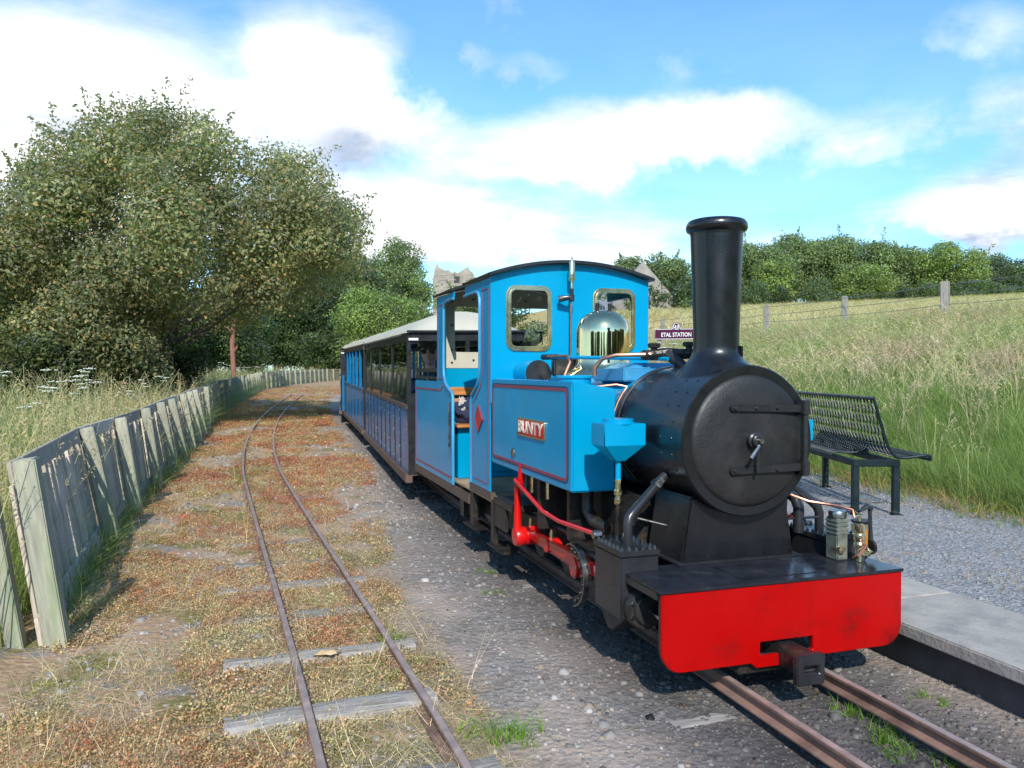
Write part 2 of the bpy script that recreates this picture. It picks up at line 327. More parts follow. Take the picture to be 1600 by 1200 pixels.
# ------------------------------------------------------------ terrain functions
def g(Y): return max(0., min(.72, .011*(Y-7)))
def gA(Y): return np.clip(.011*(Y-7), 0, .72)
FENCE = [(-.87, 2.9), (-.89, 4.0), (-1.02, 6.3), (-1.02, 7.6), (-.95, 10.6), (-.90, 14), (-.90, 19.9), (-.50, 27.5), (.24, 38.5), (1.77, 47.0), (4.66, 56.5), (9.5, 66), (16, 74), (30, 86)]
FY = np.array([p[1] for p in FENCE]); FX = np.array([p[0] for p in FENCE])
def fx(Y): return np.interp(Y, FY, FX)
MAIN = [(1.93, -6), (1.93, 6), (1.97, 8), (2.19, 12.2), (2.38, 17.1), (2.75, 22), (3.6, 29), (5.2, 37), (7.8, 45), (11, 52), (16, 59)]
MY = np.array([p[1] for p in MAIN]); MX = np.array([p[0] for p in MAIN])
def mx_(Y): return np.interp(Y, MY, MX)
SID = [(.41, -1), (.40, 2.3), (.362, 3.0), (.33, 3.9), (.275, 4.9), (.18, 6.9), (.05, 9.5), (.03, 12), (.10, 15), (.28, 18.5), (.58, 22.3), (1.0, 27), (1.55, 32)]
def bankedge(Y): return np.where(Y < 7, np.interp(Y, [-5, 1, 4.2, 4.9, 5.5, 6.4, 7.2], [4.9, 5.05, 5.24, 5.376, 5.51, 5.6, 5.63]), 5.63+(mx_(Y)-mx_(7.0)))
def vnoise(X, Y, s, seed=0):
    """cheap smooth value noise, vectorised"""
    X = np.asarray(X, float)/s+seed*17.3; Y = np.asarray(Y, float)/s+seed*9.1
    xi = np.floor(X); yi = np.floor(Y); xf = X-xi; yf = Y-yi
    def h(a, b): v = np.sin(a*127.1+b*311.7+seed*7.7)*43758.5453; return v-np.floor(v)
    u = xf*xf*(3-2*xf); v = yf*yf*(3-2*yf)
    return (h(xi, yi)*(1-u)+h(xi+1, yi)*u)*(1-v)+(h(xi, yi+1)*(1-u)+h(xi+1, yi+1)*u)*v
def hz(X, Y):
    X = np.asarray(X, float); Y = np.asarray(Y, float); base = gA(Y)
    be = bankedge(Y); t = X-be
    # trackbed
    z = base-.055+.018*(vnoise(X, Y, .5, 1)-.5)+.010*(vnoise(X, Y, .13, 2)-.5)
    # dirt beside the main line sinks a little
    z = z-.035*np.exp(-((X-mx_(Y))/.9)**2)
    # left of the fence
    tl = np.clip((fx(Y)-.12-X), 0, 3)
    z = z+.10*tl/(tl+.5)+.05*(vnoise(X, Y, 2.5, 3)-.5)*(tl > 0)
    # bank and field
    tb = np.clip(t, 0, None)
    W17 = 17-5.3; s = np.clip(tb/W17, 0, 1)
    zb = .07+2.25*(s**.92)+.10*(vnoise(X, Y, 1.6, 4)-.5)*np.clip(tb, 0, 1)
    D = np.hypot(X, Y); az = np.arctan2(X, np.maximum(Y, .01)); D17 = np.minimum(17/np.maximum(np.sin(np.clip(az, .15, 1.57)), .15), 95)
    up = np.clip((D-D17)/(105-D17+1e-6), 0, 1)*np.clip((tb-W17)/4, 0, 1)
    zb = zb+7.2*up
    w = np.clip((Y-20)/40, 0, 1)
    zb = zb+base*(1-s)*1.0
    return np.where(t > -.02, np.maximum(zb, base+.05), z)

def ground():
    def axis(marks):
        out = []
        for a, b, st in marks: out += list(np.arange(a, b, st))
        return np.array(out+[marks[-1][1]])
    xs = axis([(-400, -60, 34), (-60, -14, 4), (-14, -3, .8), (-3, -1.2, .2), (-1.2, 2.9, .05), (2.9, 8, .16), (8, 20, .5), (20, 60, 2.5), (60, 420, 30)])
    ys = axis([(-60, -4, 8), (-4, 1.2, .4), (1.2, 9, .055), (9, 16, .14), (16, 36, .4), (36, 80, 1.2), (80, 140, 4), (140, 600, 46)])
    GX, GY = np.meshgrid(xs, ys); Z = hz(GX, GY); V = np.stack([GX, GY, Z], -1).reshape(-1, 3)
    ny, nx = GX.shape; i = np.arange(nx*ny).reshape(ny, nx)
    F = np.stack([i[:-1, :-1], i[:-1, 1:], i[1:, 1:], i[1:, :-1]], -1).reshape(-1, 4)
    # region masks: R weeds, G grass, B dry field
    X = V[:, 0]; Y = V[:, 1]; left = fx(Y)-.12-X
    sx = np.interp(Y, [p[1] for p in SID], [p[0] for p in SID])
    weeds = 1/(1+np.exp((X-(sx+.36+.95*np.clip((Y-4)/6, 0, 1)))/.12)); weeds = np.where(Y > 33, 1/(1+np.exp((X-mx_(Y)+1.0)/.4)), weeds)
    grass = np.clip(left/.25, 0, 1); t = X-bankedge(Y); grass = np.maximum(grass, np.clip((t+.05)/.2, 0, 1))
    D = np.hypot(X, Y); dry = np.clip((t-9.5)/3, 0, 1)
    soot = np.exp(-(np.abs(X-mx_(Y)+.02)/.66)**4)
    m = mat_ground(); o = fromnp('ground', V, F, m, None, True, np.stack([weeds, grass, dry], -1)); tag(o, kind='structure')
    sa = o.data.attributes.new('Soot', 'FLOAT', 'POINT'); sa.data.foreach_set('value', soot.astype(np.float32))
def mat_ground():
    m = bpy.data.materials.new('ground'); m.use_nodes = True; nt = m.node_tree; N = nt.nodes.new; L = nt.links.new; b = nt.nodes['Principled BSDF']
    b.inputs['Roughness'].default_value = .92; b.inputs['Specular IOR Level'].default_value = .25
    tc = N('ShaderNodeTexCoord'); at = N('ShaderNodeAttribute'); at.attribute_name = 'Col'; sp = N('ShaderNodeSeparateColor'); L(at.outputs['Color'], sp.inputs[0])
    def noise(s, d=8, r=.6, dist=0):
        n = N('ShaderNodeTexNoise'); n.inputs['Scale'].default_value = s; n.inputs['Detail'].default_value = d; n.inputs['Roughness'].default_value = r; n.inputs['Distortion'].default_value = dist; L(tc.outputs['Object'], n.inputs[0]); return n.outputs[0]
    def ramp(f, stops):
        r = N('ShaderNodeValToRGB'); L(f, r.inputs[0]); e = r.color_ramp.elements
        while len(e) < len(stops): e.new(.5)
        for i, (p, c) in enumerate(stops): e[i].position = p; e[i].color = (*c, 1)
        return r.outputs[0]
    def mixc(f, a, c2):
        x = N('ShaderNodeMix'); x.data_type = 'RGBA'
        for i, v in ((0, f), (6, a), (7, c2)):
            if isinstance(v, (int, float)): x.inputs[i].default_value = v
            elif isinstance(v, tuple): x.inputs[i].default_value = (*v, 1)
            else: L(v, x.inputs[i])
        return x.outputs[2]
    def mr(f, a, c2, lo=0, hi=1):
        r = N('ShaderNodeMapRange'); r.interpolation_type = 'SMOOTHSTEP'; L(f, r.inputs[0]); r.inputs[1].default_value = a; r.inputs[2].default_value = c2; r.inputs[3].default_value = lo; r.inputs[4].default_value = hi; return r.outputs[0]
    def mth(op, a, c2):
        x = N('ShaderNodeMath'); x.operation = op; x.use_clamp = True
        for i, v in ((0, a), (1, c2)):
            if isinstance(v, (int, float)): x.inputs[i].default_value = v
            else: L(v, x.inputs[i])
        return x.outputs[0]
    # grit
    grit = ramp(noise(38, 10, .75), [(.3, (.13, .108, .096)), (.5, (.29, .245, .215)), (.72, (.42, .37, .33))])
    vor = N('ShaderNodeTexVoronoi'); vor.inputs['Scale'].default_value = 34; vor.inputs['Randomness'].default_value = 1; L(tc.outputs['Object'], vor.inputs[0])
    hs = N('ShaderNodeSeparateColor'); L(vor.outputs['Color'], hs.inputs[0])
    grit = mixc(.5, grit, ramp(hs.outputs[0], [(0, (.12, .11, .11)), (.5, (.24, .21, .195)), (1, (.36, .33, .31))]))
    grit = mixc(mr(noise(1.3, 6, .6), .45, .65), grit, (.46, .365, .30))
    grit = mixc(mth('MULTIPLY', mr(noise(.9, 5, .6, .3), .55, .68), .45), grit, (.13, .12, .115))
    st = N('ShaderNodeAttribute'); st.attribute_name = 'Soot'
    grit = mixc(mth('MULTIPLY', st.outputs['Fac'], mr(noise(2.6, 8, .7), .25, .62, .35, .92)), grit, (.050, .046, .045))
    # low weeds
    wd = ramp(noise(24, 8, .75), [(.25, (.20, .145, .085)), (.42, (.38, .26, .15)), (.52, (.42, .25, .16)), (.62, (.52, .40, .25)), (.75, (.38, .34, .17))])
    wd = mixc(mr(noise(2.2, 5, .6), .5, .62), wd, (.20, .17, .055))
    wm = mth('MULTIPLY', sp.outputs[0], mr(noise(3.1, 9, .72), .40, .50))
    c = mixc(wm, grit, wd)
    gr = ramp(noise(14, 8, .7), [(.3, (.06, .10, .015)), (.55, (.14, .20, .04)), (.75, (.28, .27, .10))])
    dry = ramp(noise(2.5, 10, .7), [(.3, (.36, .27, .11)), (.55, (.50, .38, .17)), (.75, (.44, .39, .17))])
    gg = mixc(sp.outputs[2], gr, dry); c = mixc(sp.outputs[1], c, gg)
    L(c, b.inputs['Base Color'])
    bp = N('ShaderNodeBump'); bp.inputs['Strength'].default_value = .9; bp.inputs['Distance'].default_value = .02; L(mth('ADD', noise(30, 8, .7), mth('MULTIPLY', vor.outputs['Distance'], .5)), bp.inputs['Height']); L(bp.outputs[0], b.inputs['Normal'])
    return m
ground()

# ------------------------------------------------------------ platform
def platform():
    # gravel top, one sheet laid over the ground, edge line follows the track
    ys = np.concatenate([np.arange(-4, 10, .25), np.arange(10, 44, 1.0)])
    ks = np.linspace(0, 1, 14); V = []
    for y in ys:
        x0 = 3.17+mx_(y)-1.93; x1 = float(bankedge(y))+.35
        for k in ks:
            x = x0+(x1-x0)*k; V.append((x, y, .1+g(y)+.012*float(vnoise(x, y, .4, 5)-.5)))
    n = len(ks); i = np.arange(len(ys)*n).reshape(len(ys), n)
    F = np.stack([i[:-1, :-1], i[:-1, 1:], i[1:, 1:], i[1:, :-1]], -1).reshape(-1, 4)
    gm = bpy.data.materials.new('platform gravel'); gm.use_nodes = True; nt = gm.node_tree; N = nt.nodes.new; L = nt.links.new; b = nt.nodes['Principled BSDF']; b.inputs['Roughness'].default_value = .9
    tc = N('ShaderNodeTexCoord'); v = N('ShaderNodeTexVoronoi'); v.inputs['Scale'].default_value = 55; L(tc.outputs['Object'], v.inputs[0])
    s = N('ShaderNodeSeparateColor'); L(v.outputs['Color'], s.inputs[0]); r = N('ShaderNodeValToRGB'); L(s.outputs[0], r.inputs[0])
    e = r.color_ramp.elements; e[0].color = (.15, .147, .15, 1); e[1].color = (.34, .33, .33, 1)
    n1 = N('ShaderNodeTexNoise'); n1.inputs['Scale'].default_value = 2.2; n1.inputs['Detail'].default_value = 9; n1.inputs['Roughness'].default_value = .7; L(tc.outputs['Object'], n1.inputs[0])
    m1 = N('ShaderNodeMapRange'); m1.interpolation_type = 'SMOOTHSTEP'; L(n1.outputs[0], m1.inputs[0]); m1.inputs[1].default_value = .57; m1.inputs[2].default_value = .68
    x = N('ShaderNodeMix'); x.data_type = 'RGBA'; L(m1.outputs[0], x.inputs[0]); L(r.outputs[0], x.inputs[6]); x.inputs[7].default_value = (.34, .23, .13, 1); L(x.outputs[2], b.inputs['Base Color'])
    bp = N('ShaderNodeBump'); bp.inputs['Strength'].default_value = .8; bp.inputs['Distance'].default_value = .012; L(v.outputs['Distance'], bp.inputs['Height']); L(bp.outputs[0], b.inputs['Normal'])
    tag(fromnp('platform_gravel', V, F, gm, None, True), kind='structure')
    root = empty('platform', (3.17, 2.5, 0)); tag(root, kind='structure')
    # coping slabs one by one, and the sooty wall below
    y = -2.6; k = 0
    while y < 30:
        L_ = .92; yc = y+L_/2; ax = mx_(yc)-1.93; a = math.atan2(float(mx_(y+L_)-mx_(y)), L_)
        zt = .122+g(yc)+random.uniform(-.003, .003)
        m = MB().box(-.59, 0, -L_/2+.004, L_/2-.004, -.055, 0); o = m.build('coping_slab', CONC, root, .006)
        o.location = (ax+random.uniform(-.004, .004), yc-2.5, zt); o.rotation_euler = (R(random.uniform(-.2, .2)), 0, -a)
        y += L_; k += 1
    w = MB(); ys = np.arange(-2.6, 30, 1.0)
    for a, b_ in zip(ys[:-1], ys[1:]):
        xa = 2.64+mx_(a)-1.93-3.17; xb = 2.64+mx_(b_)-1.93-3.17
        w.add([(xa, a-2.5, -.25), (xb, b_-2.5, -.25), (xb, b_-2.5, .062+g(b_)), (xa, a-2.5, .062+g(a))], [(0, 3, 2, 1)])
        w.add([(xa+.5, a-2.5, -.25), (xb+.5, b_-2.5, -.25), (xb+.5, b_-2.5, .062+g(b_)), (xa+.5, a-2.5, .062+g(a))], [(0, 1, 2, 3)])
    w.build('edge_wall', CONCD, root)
platform()

# ------------------------------------------------------------ railway tracks
def track(name, label, path, y0, y1, sleepers, half, fade=1.0, sl_off=0):
    PY = [p[1] for p in path]; PX = [p[0] for p in path]
    root = empty(name, (float(np.interp(y0, PY, PX)), y0, 0)); tag(root, label, 'railway track'); ox, oy = root.location[0], y0
    ys = np.arange(y0, y1+.01, .35); cx = np.interp(ys, PY, PX)
    for _ in range(6): cx[1:-1] = .25*cx[:-2]+.5*cx[1:-1]+.25*cx[2:]
    dx = np.gradient(cx, ys)
    prof = [(-.035, -.05), (-.035, -.044), (-.006, -.038), (-.006, -.014), (-.015, -.010), (-.015, -.001), (-.012, .001), (.012, .001), (.015, -.001), (.015, -.010), (.006, -.014), (.006, -.038), (.035, -.044), (.035, -.05)]
    for s in (-1, 1):
        m = MB(); n = len(prof); vs = []
        for y, x, d in zip(ys, cx, dx):
            nx, ny = 1/math.hypot(1, d), -d/math.hypot(1, d)
            for px, pz in prof: vs.append((x+(s*.205+px)*nx-ox, y+(s*.205+px)*ny-oy, pz+g(y)))
        fs = [(i*n+k, i*n+k+1, (i+1)*n+k+1, (i+1)*n+k) for i in range(len(ys)-1) for k in range(n-1)]
        fs += [tuple(range(n)), tuple((len(ys)-1)*n+k for k in range(n))]
        m.add(vs, fs); o = m.build('rail', RUST, root, ang=30)
        o.data.materials.append(RAILTOP)
        for p in o.data.polygons:
            if p.normal.z > .9 and p.center.z > g(p.center.y+oy)-.004: p.material_index = 1
    for (y, w, up) in sleepers:
        x = float(np.interp(y, ys, cx)); d = float(np.interp(y, ys, dx))
        m = MB(); nseg = 10; wv = .06+random.uniform(-.006, .006); le = -half+random.uniform(-.03, .03); ri = w
        vs = []; fs = []
        for k in range(nseg+1):
            t = le+(ri-le)*k/nseg; w1 = wv+random.uniform(-.006, .006); zt = random.uniform(-.003, .003)
            vs += [(t, -w1, -.1), (t, -w1, zt-.006), (t, -w1+.012, zt), (t, w1-.012, zt), (t, w1, zt-.006), (t, w1, -.1)]
        for k in range(nseg):
            for j in range(5): fs.append((k*6+j, k*6+j+1, (k+1)*6+j+1, (k+1)*6+j))
        fs += [tuple(range(6)), tuple(nseg*6+j for j in range(6))]
        m.add(vs, fs); o = m.build('sleeper', SLEEP, root, ang=30)
        o.location = (x-ox, y-oy, g(y)+up-.046); o.rotation_euler = (0, 0, -d+R(random.uniform(-1.5, 1.5)))
    return root
sl = [(2.86+.6*k+random.uniform(-.03, .03), .32 if k % 2 else .26, .022-.0048*max(k, 0)) for k in range(-3, 9)]
track('siding_track', 'rusty narrow gauge siding track among orange weeds beside the wooden fence', SID, -.8, 32.2, sl, .50)
sl2 = [(-1.2+.62*k, .46, -.042-.012*(k % 3)) for k in range(0, 40)]
track('main_track', 'rusty narrow gauge track under the blue locomotive beside the platform', MAIN, -2.5, 50, sl2, .5)

# ------------------------------------------------------------ wooden fence on the left
def fence():
    root = empty('wooden_fence', (-.99, 4.0, 0)); tag(root, 'low weathered grey green wooden paling fence curving along the siding', 'fence'); ox, oy = -.99, 4.0
    # resample path by arc length
    P = [Vector((float(fx(y)), y)) for y in np.arange(4.0, 86, .1)]
    S = [0];
    for a, b in zip(P, P[1:]): S.append(S[-1]+(b-a).length)
    S = np.array(S); PXs = np.array([p.x for p in P]); PYs = np.array([p.y for p in P])
    def at(s):
        x = np.interp(s, S, PXs); y = np.interp(s, S, PYs); x2 = np.interp(s+.2, S, PXs); y2 = np.interp(s+.2, S, PYs)
        return float(x), float(y), math.atan2(x2-x, y2-y)
    H = .83
    lean0 = R(9.5)
    def place(o, s, off, z, lean, yaw=0):
        x, y, a = at(s); nx, ny = math.cos(a), -math.sin(a)
        o.location = (x+nx*off-ox, y+ny*off-oy, z+g(y)); o.rotation_euler = (0, -lean, -a+yaw)
    posts = [0, 2.32, 3.5]; s = 3.5
    while s < 74: s += random.uniform(1.18, 1.32); posts.append(s)
    pm = MB().box(-.045, .045, -.055, .055, -.2, H).build('post', FENCEP, root, .006); first = True
    leans = []
    for s in posts:
        if s == 0: o = pm
        else: o = pm.copy(); col.objects.link(o)
        ln = lean0*(1 if s < 12 else .35)*(random.uniform(.75, 1.25) if s else .85); leans.append(ln)
        place(o, s, .03, -.04+random.uniform(-.01, .015), ln, R(random.uniform(-3, 3)))
    o = pm.copy(); col.objects.link(o); place(o, .02, -.13, -.07, lean0*.9)          # back post at the fence end
    o.scale = (.75, .8, 1)
    LN = np.array(leans); PS = np.array(posts)
    def lean(s): return float(np.interp(s, PS, LN))
    # top rail and bottom board per bay
    for a, b in zip(posts, posts[1:]):
        for nm, z0, z1, t in (('top_rail', .72, .815, .02), ('bottom_board', -.02, .11, .02)):
            if nm == 'bottom_board' and a > 30: continue
            m = MB(); xa, ya, aa = at(a); xb, yb, ab = at(b); la, lb = lean(a), lean(b)
            vs = []
            for (x, y, an, l) in ((xa, ya, aa, la), (xb, yb, ab, lb)):
                nx, ny = math.cos(an), -math.sin(an)
                for z in (z0, z1):
                    for w in (-.047, -.047+t):
                        off = w-math.tan(l)*z
                        vs.append((x+nx*off-ox, y+ny*off-oy, z+g(y)-.04))
            m.add(vs, [(0, 1, 5, 4), (2, 6, 7, 3), (1, 3, 7, 5), (0, 4, 6, 2), (0, 2, 3, 1), (4, 5, 7, 6)])
            m.build(nm, FENCEW, root, .003)
    # palings
    variants = []
    for k in range(5):
        w = .024+.0025*(k % 3); m = MB(); t = .60+.02*(k % 2)
        m.box(-.009, .009, -w, w, .02, .735); variants.append(m)
    pobs = []; s = .12; far = MB(); cnt = 0
    meshes = None
    while s < 72:
        w = .070+random.uniform(-.004, .004); d = min(abs(s-p) for p in posts)
        if d > .03 and random.random() > .02:
            if cnt < 290:
                if len(pobs) < 5: o = variants[cnt % 5].build('paling', FENCEW, root, .002)
                else: o = pobs[random.randrange(5)].copy(); col.objects.link(o)
                pobs.append(o); place(o, s, -.058, -.04+random.uniform(-.015, .015), lean(s)+R(random.uniform(-1, 1)), R(random.uniform(-5, 5)))
                x, y, a = at(s)
                o.rotation_euler.x = R(random.uniform(-1.8, 1.8)); o.scale = (1, random.uniform(.85, 1.15), random.uniform(.96, 1.0))
            else:
                x, y, a = at(s); nx, ny = math.cos(a), -math.sin(a); tx, ty = math.sin(a), math.cos(a); l = lean(s); vs = []
                for z in (0, .70):
                    for u, v in ((-.036, -.009), (.036, -.009), (.036, .009), (-.036, .009)):
                        off = -.058+v-math.tan(l)*z; vs.append((x+tx*u+nx*off-ox, y+ty*u+ny*off-oy, z+g(y)-.04))
                far.add(vs, [(3,2,1,0),(4,5,6,7),(0,1,5,4),(1,2,6,5),(2,3,7,6),(3,0,4,7)])
            cnt += 1
        s += w
    o = far.build('far_palings', FENCEW, root, 0, False); o['kind'] = 'stuff'
fence()

# ------------------------------------------------------------ steam locomotive
def arc(cx, cy, r, a0, a1, n):
    return [(cx+r*math.cos(R(a0+(a1-a0)*k/n)), cy+r*math.sin(R(a0+(a1-a0)*k/n))) for k in range(n+1)]
def loco():
    T = empty('steam_locomotive', (1.93, 2.52, 0)); tag(T, 'bright blue narrow gauge steam locomotive with black smokebox and red buffer beam', 'steam locomotive')
    B = lambda m, n, mt, p=T, bv=.003, **k: m.build(n, mt, p, bv, **k)
    # --- buffer beam with rounded lower corners and coupler slot
    o = [(-.542, .372), (-.542, .165)]+arc(-.452, .170, .09, 180, 270, 7)[0:]+[(-.16, .082), (-.135, .058), (-.01, .058)]
    o = [(-.542, .372)]+arc(-.457, .165, .085, 180, 270, 7)+[(-.165, .082), (-.14, .058), (-.125, .058)]
    # build the beam from panels around the slot so the slot is a real opening
    full_l = [(-.542, .372)]+arc(-.457, .165, .085, 180, 270, 7)+[(-.165, .08), (-.14, .06), (-.125, .06), (-.125, .372)]
    full_r = [(.115, .372), (.115, .08), (.457, .08)]+arc(.457, .165, .085, 270, 360, 7)+[(.542, .372)]
    mid_t = [(-.125, .372), (-.125, .155), (.115, .155), (.115, .372)]; mid_b = [(-.125, .105), (-.125, .06), (.04, .06), (.06, .08), (.115, .08), (.115, .105)]
    m = MB()
    # single outline with a thin seam-free hole: outer loop bridged to the slot
    outer = [(-.542, .372)]+arc(-.457, .165, .085, 180, 270, 7)+[(-.165, .08), (-.14, .06), (.04, .06), (.065, .08)]+arc(.457, .165, .085, 270, 360, 7)+[(.542, .372)]
    slot = [(-.125, .157), (-.125, .105), (.113, .105), (.113, .157)]
    def plate_with_hole(outer, holes, d0, d1, axis):
        bm = bmesh.new()
        def P(p, d): return {'x': (d, p[0], p[1]), 'y': (p[0], d, p[1])}[axis]
        es = []
        for loop in [outer]+holes:
            vs = [bm.verts.new(P(p, d0)) for p in loop]
            es += [bm.edges.new((vs[i], vs[(i+1) % len(vs)])) for i in range(len(vs))]
        bmesh.ops.triangle_fill(bm, use_beauty=True, use_dissolve=True, edges=es)
        # remove faces inside holes is automatic with even-odd fill
        r = bmesh.ops.extrude_face_region(bm, geom=bm.faces[:])
        dv = Vector(P((0, 0), d1))-Vector(P((0, 0), d0))
        bmesh.ops.translate(bm, verts=[e for e in r['geom'] if isinstance(e, bmesh.types.BMVert)], vec=dv)
        bmesh.ops.recalc_face_normals(bm, faces=bm.faces)
        bm.verts.index_update(); mb = MB(); mb.v = [tuple(v.co) for v in bm.verts]; mb.f = [tuple(v.index for v in f.verts) for f in bm.faces]; bm.free(); return mb
    B(plate_with_hole(outer, [slot], 0, .016, 'y'), 'buffer_beam', beam_paint(), bv=.0025)
    B(plate_with_hole(outer, [slot], .0165, .026, 'y'), 'beam_backing', SATIN, bv=.001)
    # coupler
    cp = B(MB().prism(rrect(-.043, .035, .058, .142, .008, 2), -.105, .22, 'y'), 'coupler', GRIME_SHADE, bv=.003)
    fr = plate_with_hole(rrect(-.062, .060, .028, .142, .006, 2), [[(-.032, .070), (.034, .070), (.034, .100), (-.032, .100)]], -.135, -.105, 'y')
    B(fr, 'coupler_face', SATIN, cp, bv=.004)
    B(MB().box(-.030, .032, -.116, -.106, .072, .080), 'coupler_pin', STEEL, cp, bv=.002)
    B(MB().box(-.125, .113, .005, .03, .088, .1035), 'slot_lip', BROWN, cp, bv=.002)
    B(MB().box(-.20, .20, .03, .30, .03, .075), 'drag_box', GRIME_SHADE, bv=.004)
    # --- footplate
    B(MB().box(-.548, .548, -.006, .345, .373, .386), 'footplate', PLATEBLK, bv=.003)
    B(MB().box(-.17, .17, .05, .25, .3862, .3885), 'access_hatch', PLATEBLK, bv=.001)
    for s in (-1, 1):
        B(MB().box(s*.548-(.004 if s > 0 else -.004)-.004, s*.548-(.004 if s > 0 else -.004)+.004, .03, .34, .345, .3725), 'valance', SATIN, bv=.001)
        B(MB().box(s*.315-.012, s*.315+.012, .027, 4.45, .13, .34), 'frame_plate', GRIME_SHADE, bv=.003)
    # --- saddle
    sad = MB(); y0, y1 = .325, .62
    sad.add([(-.275, y0, .387), (.275, y0, .387), (.232, y0, .66), (-.232, y0, .66), (-.275, y1, .387), (.275, y1, .387), (.232, y1, .66), (-.232, y1, .66)],
            [(0,1,2,3),(5,4,7,6),(4,0,3,7),(1,5,6,2),(3,2,6,7),(4,5,1,0)])
    sd = B(sad, 'smokebox_saddle', BLACK, bv=.008)
    rv = MB()
    for (x, z) in ((-.262, .415), (.262, .415), (-.228, .63), (.228, .63), (-.245, .52), (.245, .52), (0, .41), (-.13, .41), (.13, .41)):
        rv.lathe([(.006, -.004), (.006, -.001), (.0, .0)][::-1], (x*.985, y0-.001, z), 'y', 8)
    B(rv, 'rivets', BLACK, sd, bv=0)
    B(MB().box(-.30, .30, .30, .66, .3865, .394), 'saddle_flange', SATIN, sd, bv=.002)
    # --- smokebox
    CZ = .893; RR = .305
    sb = B(MB().lathe([(.0, .27), (RR-.012, .27), (RR, .275), (RR, .90), (.28, .90)], (0, 0, CZ), 'y', 96), 'smokebox', BLACK, bv=0)
    B(MB().lathe([(RR-.02, .262), (RR+.003, .262), (RR+.008, .268), (RR+.008, .295), (RR+.001, .300)], (0, 0, CZ), 'y', 96), 'front_ring', BLACK, sb, bv=0)
    B(MB().lathe([(RR+.0008, .862), (RR+.006, .866), (RR+.006, .892), (RR+.0008, .897)], (0, 0, CZ), 'y', 96), 'rear_band', SATIN, sb, bv=0)
    rv = MB()
    for yy in (.36, .45, .83):
        for a in np.arange(100, 250, 13.):
            rv.lathe([(.006, 0), (.0055, .003), (.0, .006)], (0, 0, 0), 'z', 8)
            n = 24; c = math.cos(R(a)); s_ = math.sin(R(a)); M3 = Matrix.Rotation(-R(a)+PI/2, 4, 'Y')
            for i in range(len(rv.v)-n, len(rv.v)):
                v = M3 @ Vector(rv.v[i]); rv.v[i] = (v.x+(RR-.001)*c, v.y+yy, v.z+CZ+(RR-.001)*s_)
    B(rv, 'rivets', BLACK, sb, bv=0)
    # door: dished disc with rim
    dr = B(MB().lathe([(0, .232), (.06, .2325), (.14, .235), (.21, .241), (.255, .249), (.268, .256), (.272, .263), (.27, .27)], (0, 0, CZ), 'y', 96), 'smokebox_door', DOORBLK, bv=0)
    B(MB().lathe([(.0, .215), (.0, .2), (.022, .186), (.027, .19), (.027, .204), (.034, .208), (.034, .235)][2:], (.0, 0, CZ+.005), 'y', 32), 'door_boss', SATIN, dr, bv=0)
    B(MB().lathe([(.0, .166), (.010, .167), (.010, .19)], (.0, 0, CZ+.005), 'y', 12), 'boss_nut', STEEL, dr, bv=0)
    B(MB().tube([(-.006, .178, CZ-.012), (-.055, .166, CZ-.062)], [.0065, .0085], 10), 'door_handle', STEEL, dr, bv=0)
    B(MB().bar((.002, .198, CZ-.02), (-.003, .196, CZ-.125), .013, .008, (0, 1, 0)), 'dart_lever', SATIN, dr, bv=.002)
    for z in (CZ+.135, CZ-.118):
        h = B(MB().prism([(-.095, -.013)]+[(.235, -.015), (.235, .018)]+[(-.095, .015)]+arc(-.095, .001, .014, 90, 270, 5)[1:-1], .222, .236, 'y'), 'hinge_strap', DOORBLK, dr, bv=.002)
        h.location = (0, 0, z); h.rotation_euler = (0, R(1.2 if z > CZ else -1.2), 0)
        for x in (-.09, .01, .11): B(MB().lathe([(.008, .2225), (.008, .217), (.005, .2135), (0, .213)][::-1], (x, 0, z+.001), 'y', 10), 'hinge_bolt', SATIN, dr, bv=0)
        B(MB().box(.228, .262, .205, .262, z-.03, z+.032), 'hinge_knuckle', SATIN, dr, bv=.004)
    B(MB().tube([(.248, .222, CZ+.12), (.248, .222, CZ-.13)], .011, 12), 'hinge_pin', SATIN, dr, bv=0)
    # --- chimney
    CY = .505
    prof = [(.118, 1.215), (.1135, 1.25), (.112, 1.30), (.1125, 1.36), (.121, 1.60), (.1285, 1.775), (.130, 1.785), (.146, 1.795), (.1505, 1.806), (.1505, 1.818), (.146, 1.828), (.137, 1.838), (.128, 1.841), (.112, 1.84), (.104, 1.832), (.100, 1.75), (.098, 1.3), (0, 1.29)]
    prof = [(r*.885, h) for r, h in prof]; ch = B(MB().lathe(prof[:6]+prof[-3:], (0, CY, 0), 'z', 64), 'chimney', BLACK, bv=0)
    B(MB().lathe([(.1137, 1.772)]+prof[6:15]+[(.09, 1.75)], (0, CY, 0), 'z', 64), 'chimney_cap', BLACK, ch, bv=0)
    # flared base that sits on the barrel
    n = 64; lv = 9; vs = []
    for j in range(lv+1):
        t = j/lv
        for k in range(n):
            a = 2*PI*k/n; e = (1-t)**2.4
            rx = .1005+.072*e; ry = .1005+.088*e; x = rx*math.cos(a); y = ry*math.sin(a)
            zb = CZ+math.sqrt(max(RR*RR-x*x, 0))+.006; zt = 1.285
            z = zb*(1-t)+zt*t if j else zb-.012
            if j == 1: z = zb+.012; x *= 1.0
            vs.append((x, y+CY, z))
    fs = [(j*n+k, j*n+(k+1) % n, (j+1)*n+(k+1) % n, (j+1)*n+k) for j in range(lv) for k in range(n)]
    B(MB().add(vs, fs), 'chimney_base', BLACK, ch, bv=0)
    B(MB().box(.070, .082, CY-.085, CY-.060, 1.20, 1.29), 'base_seam', BLACK, ch, bv=.002)
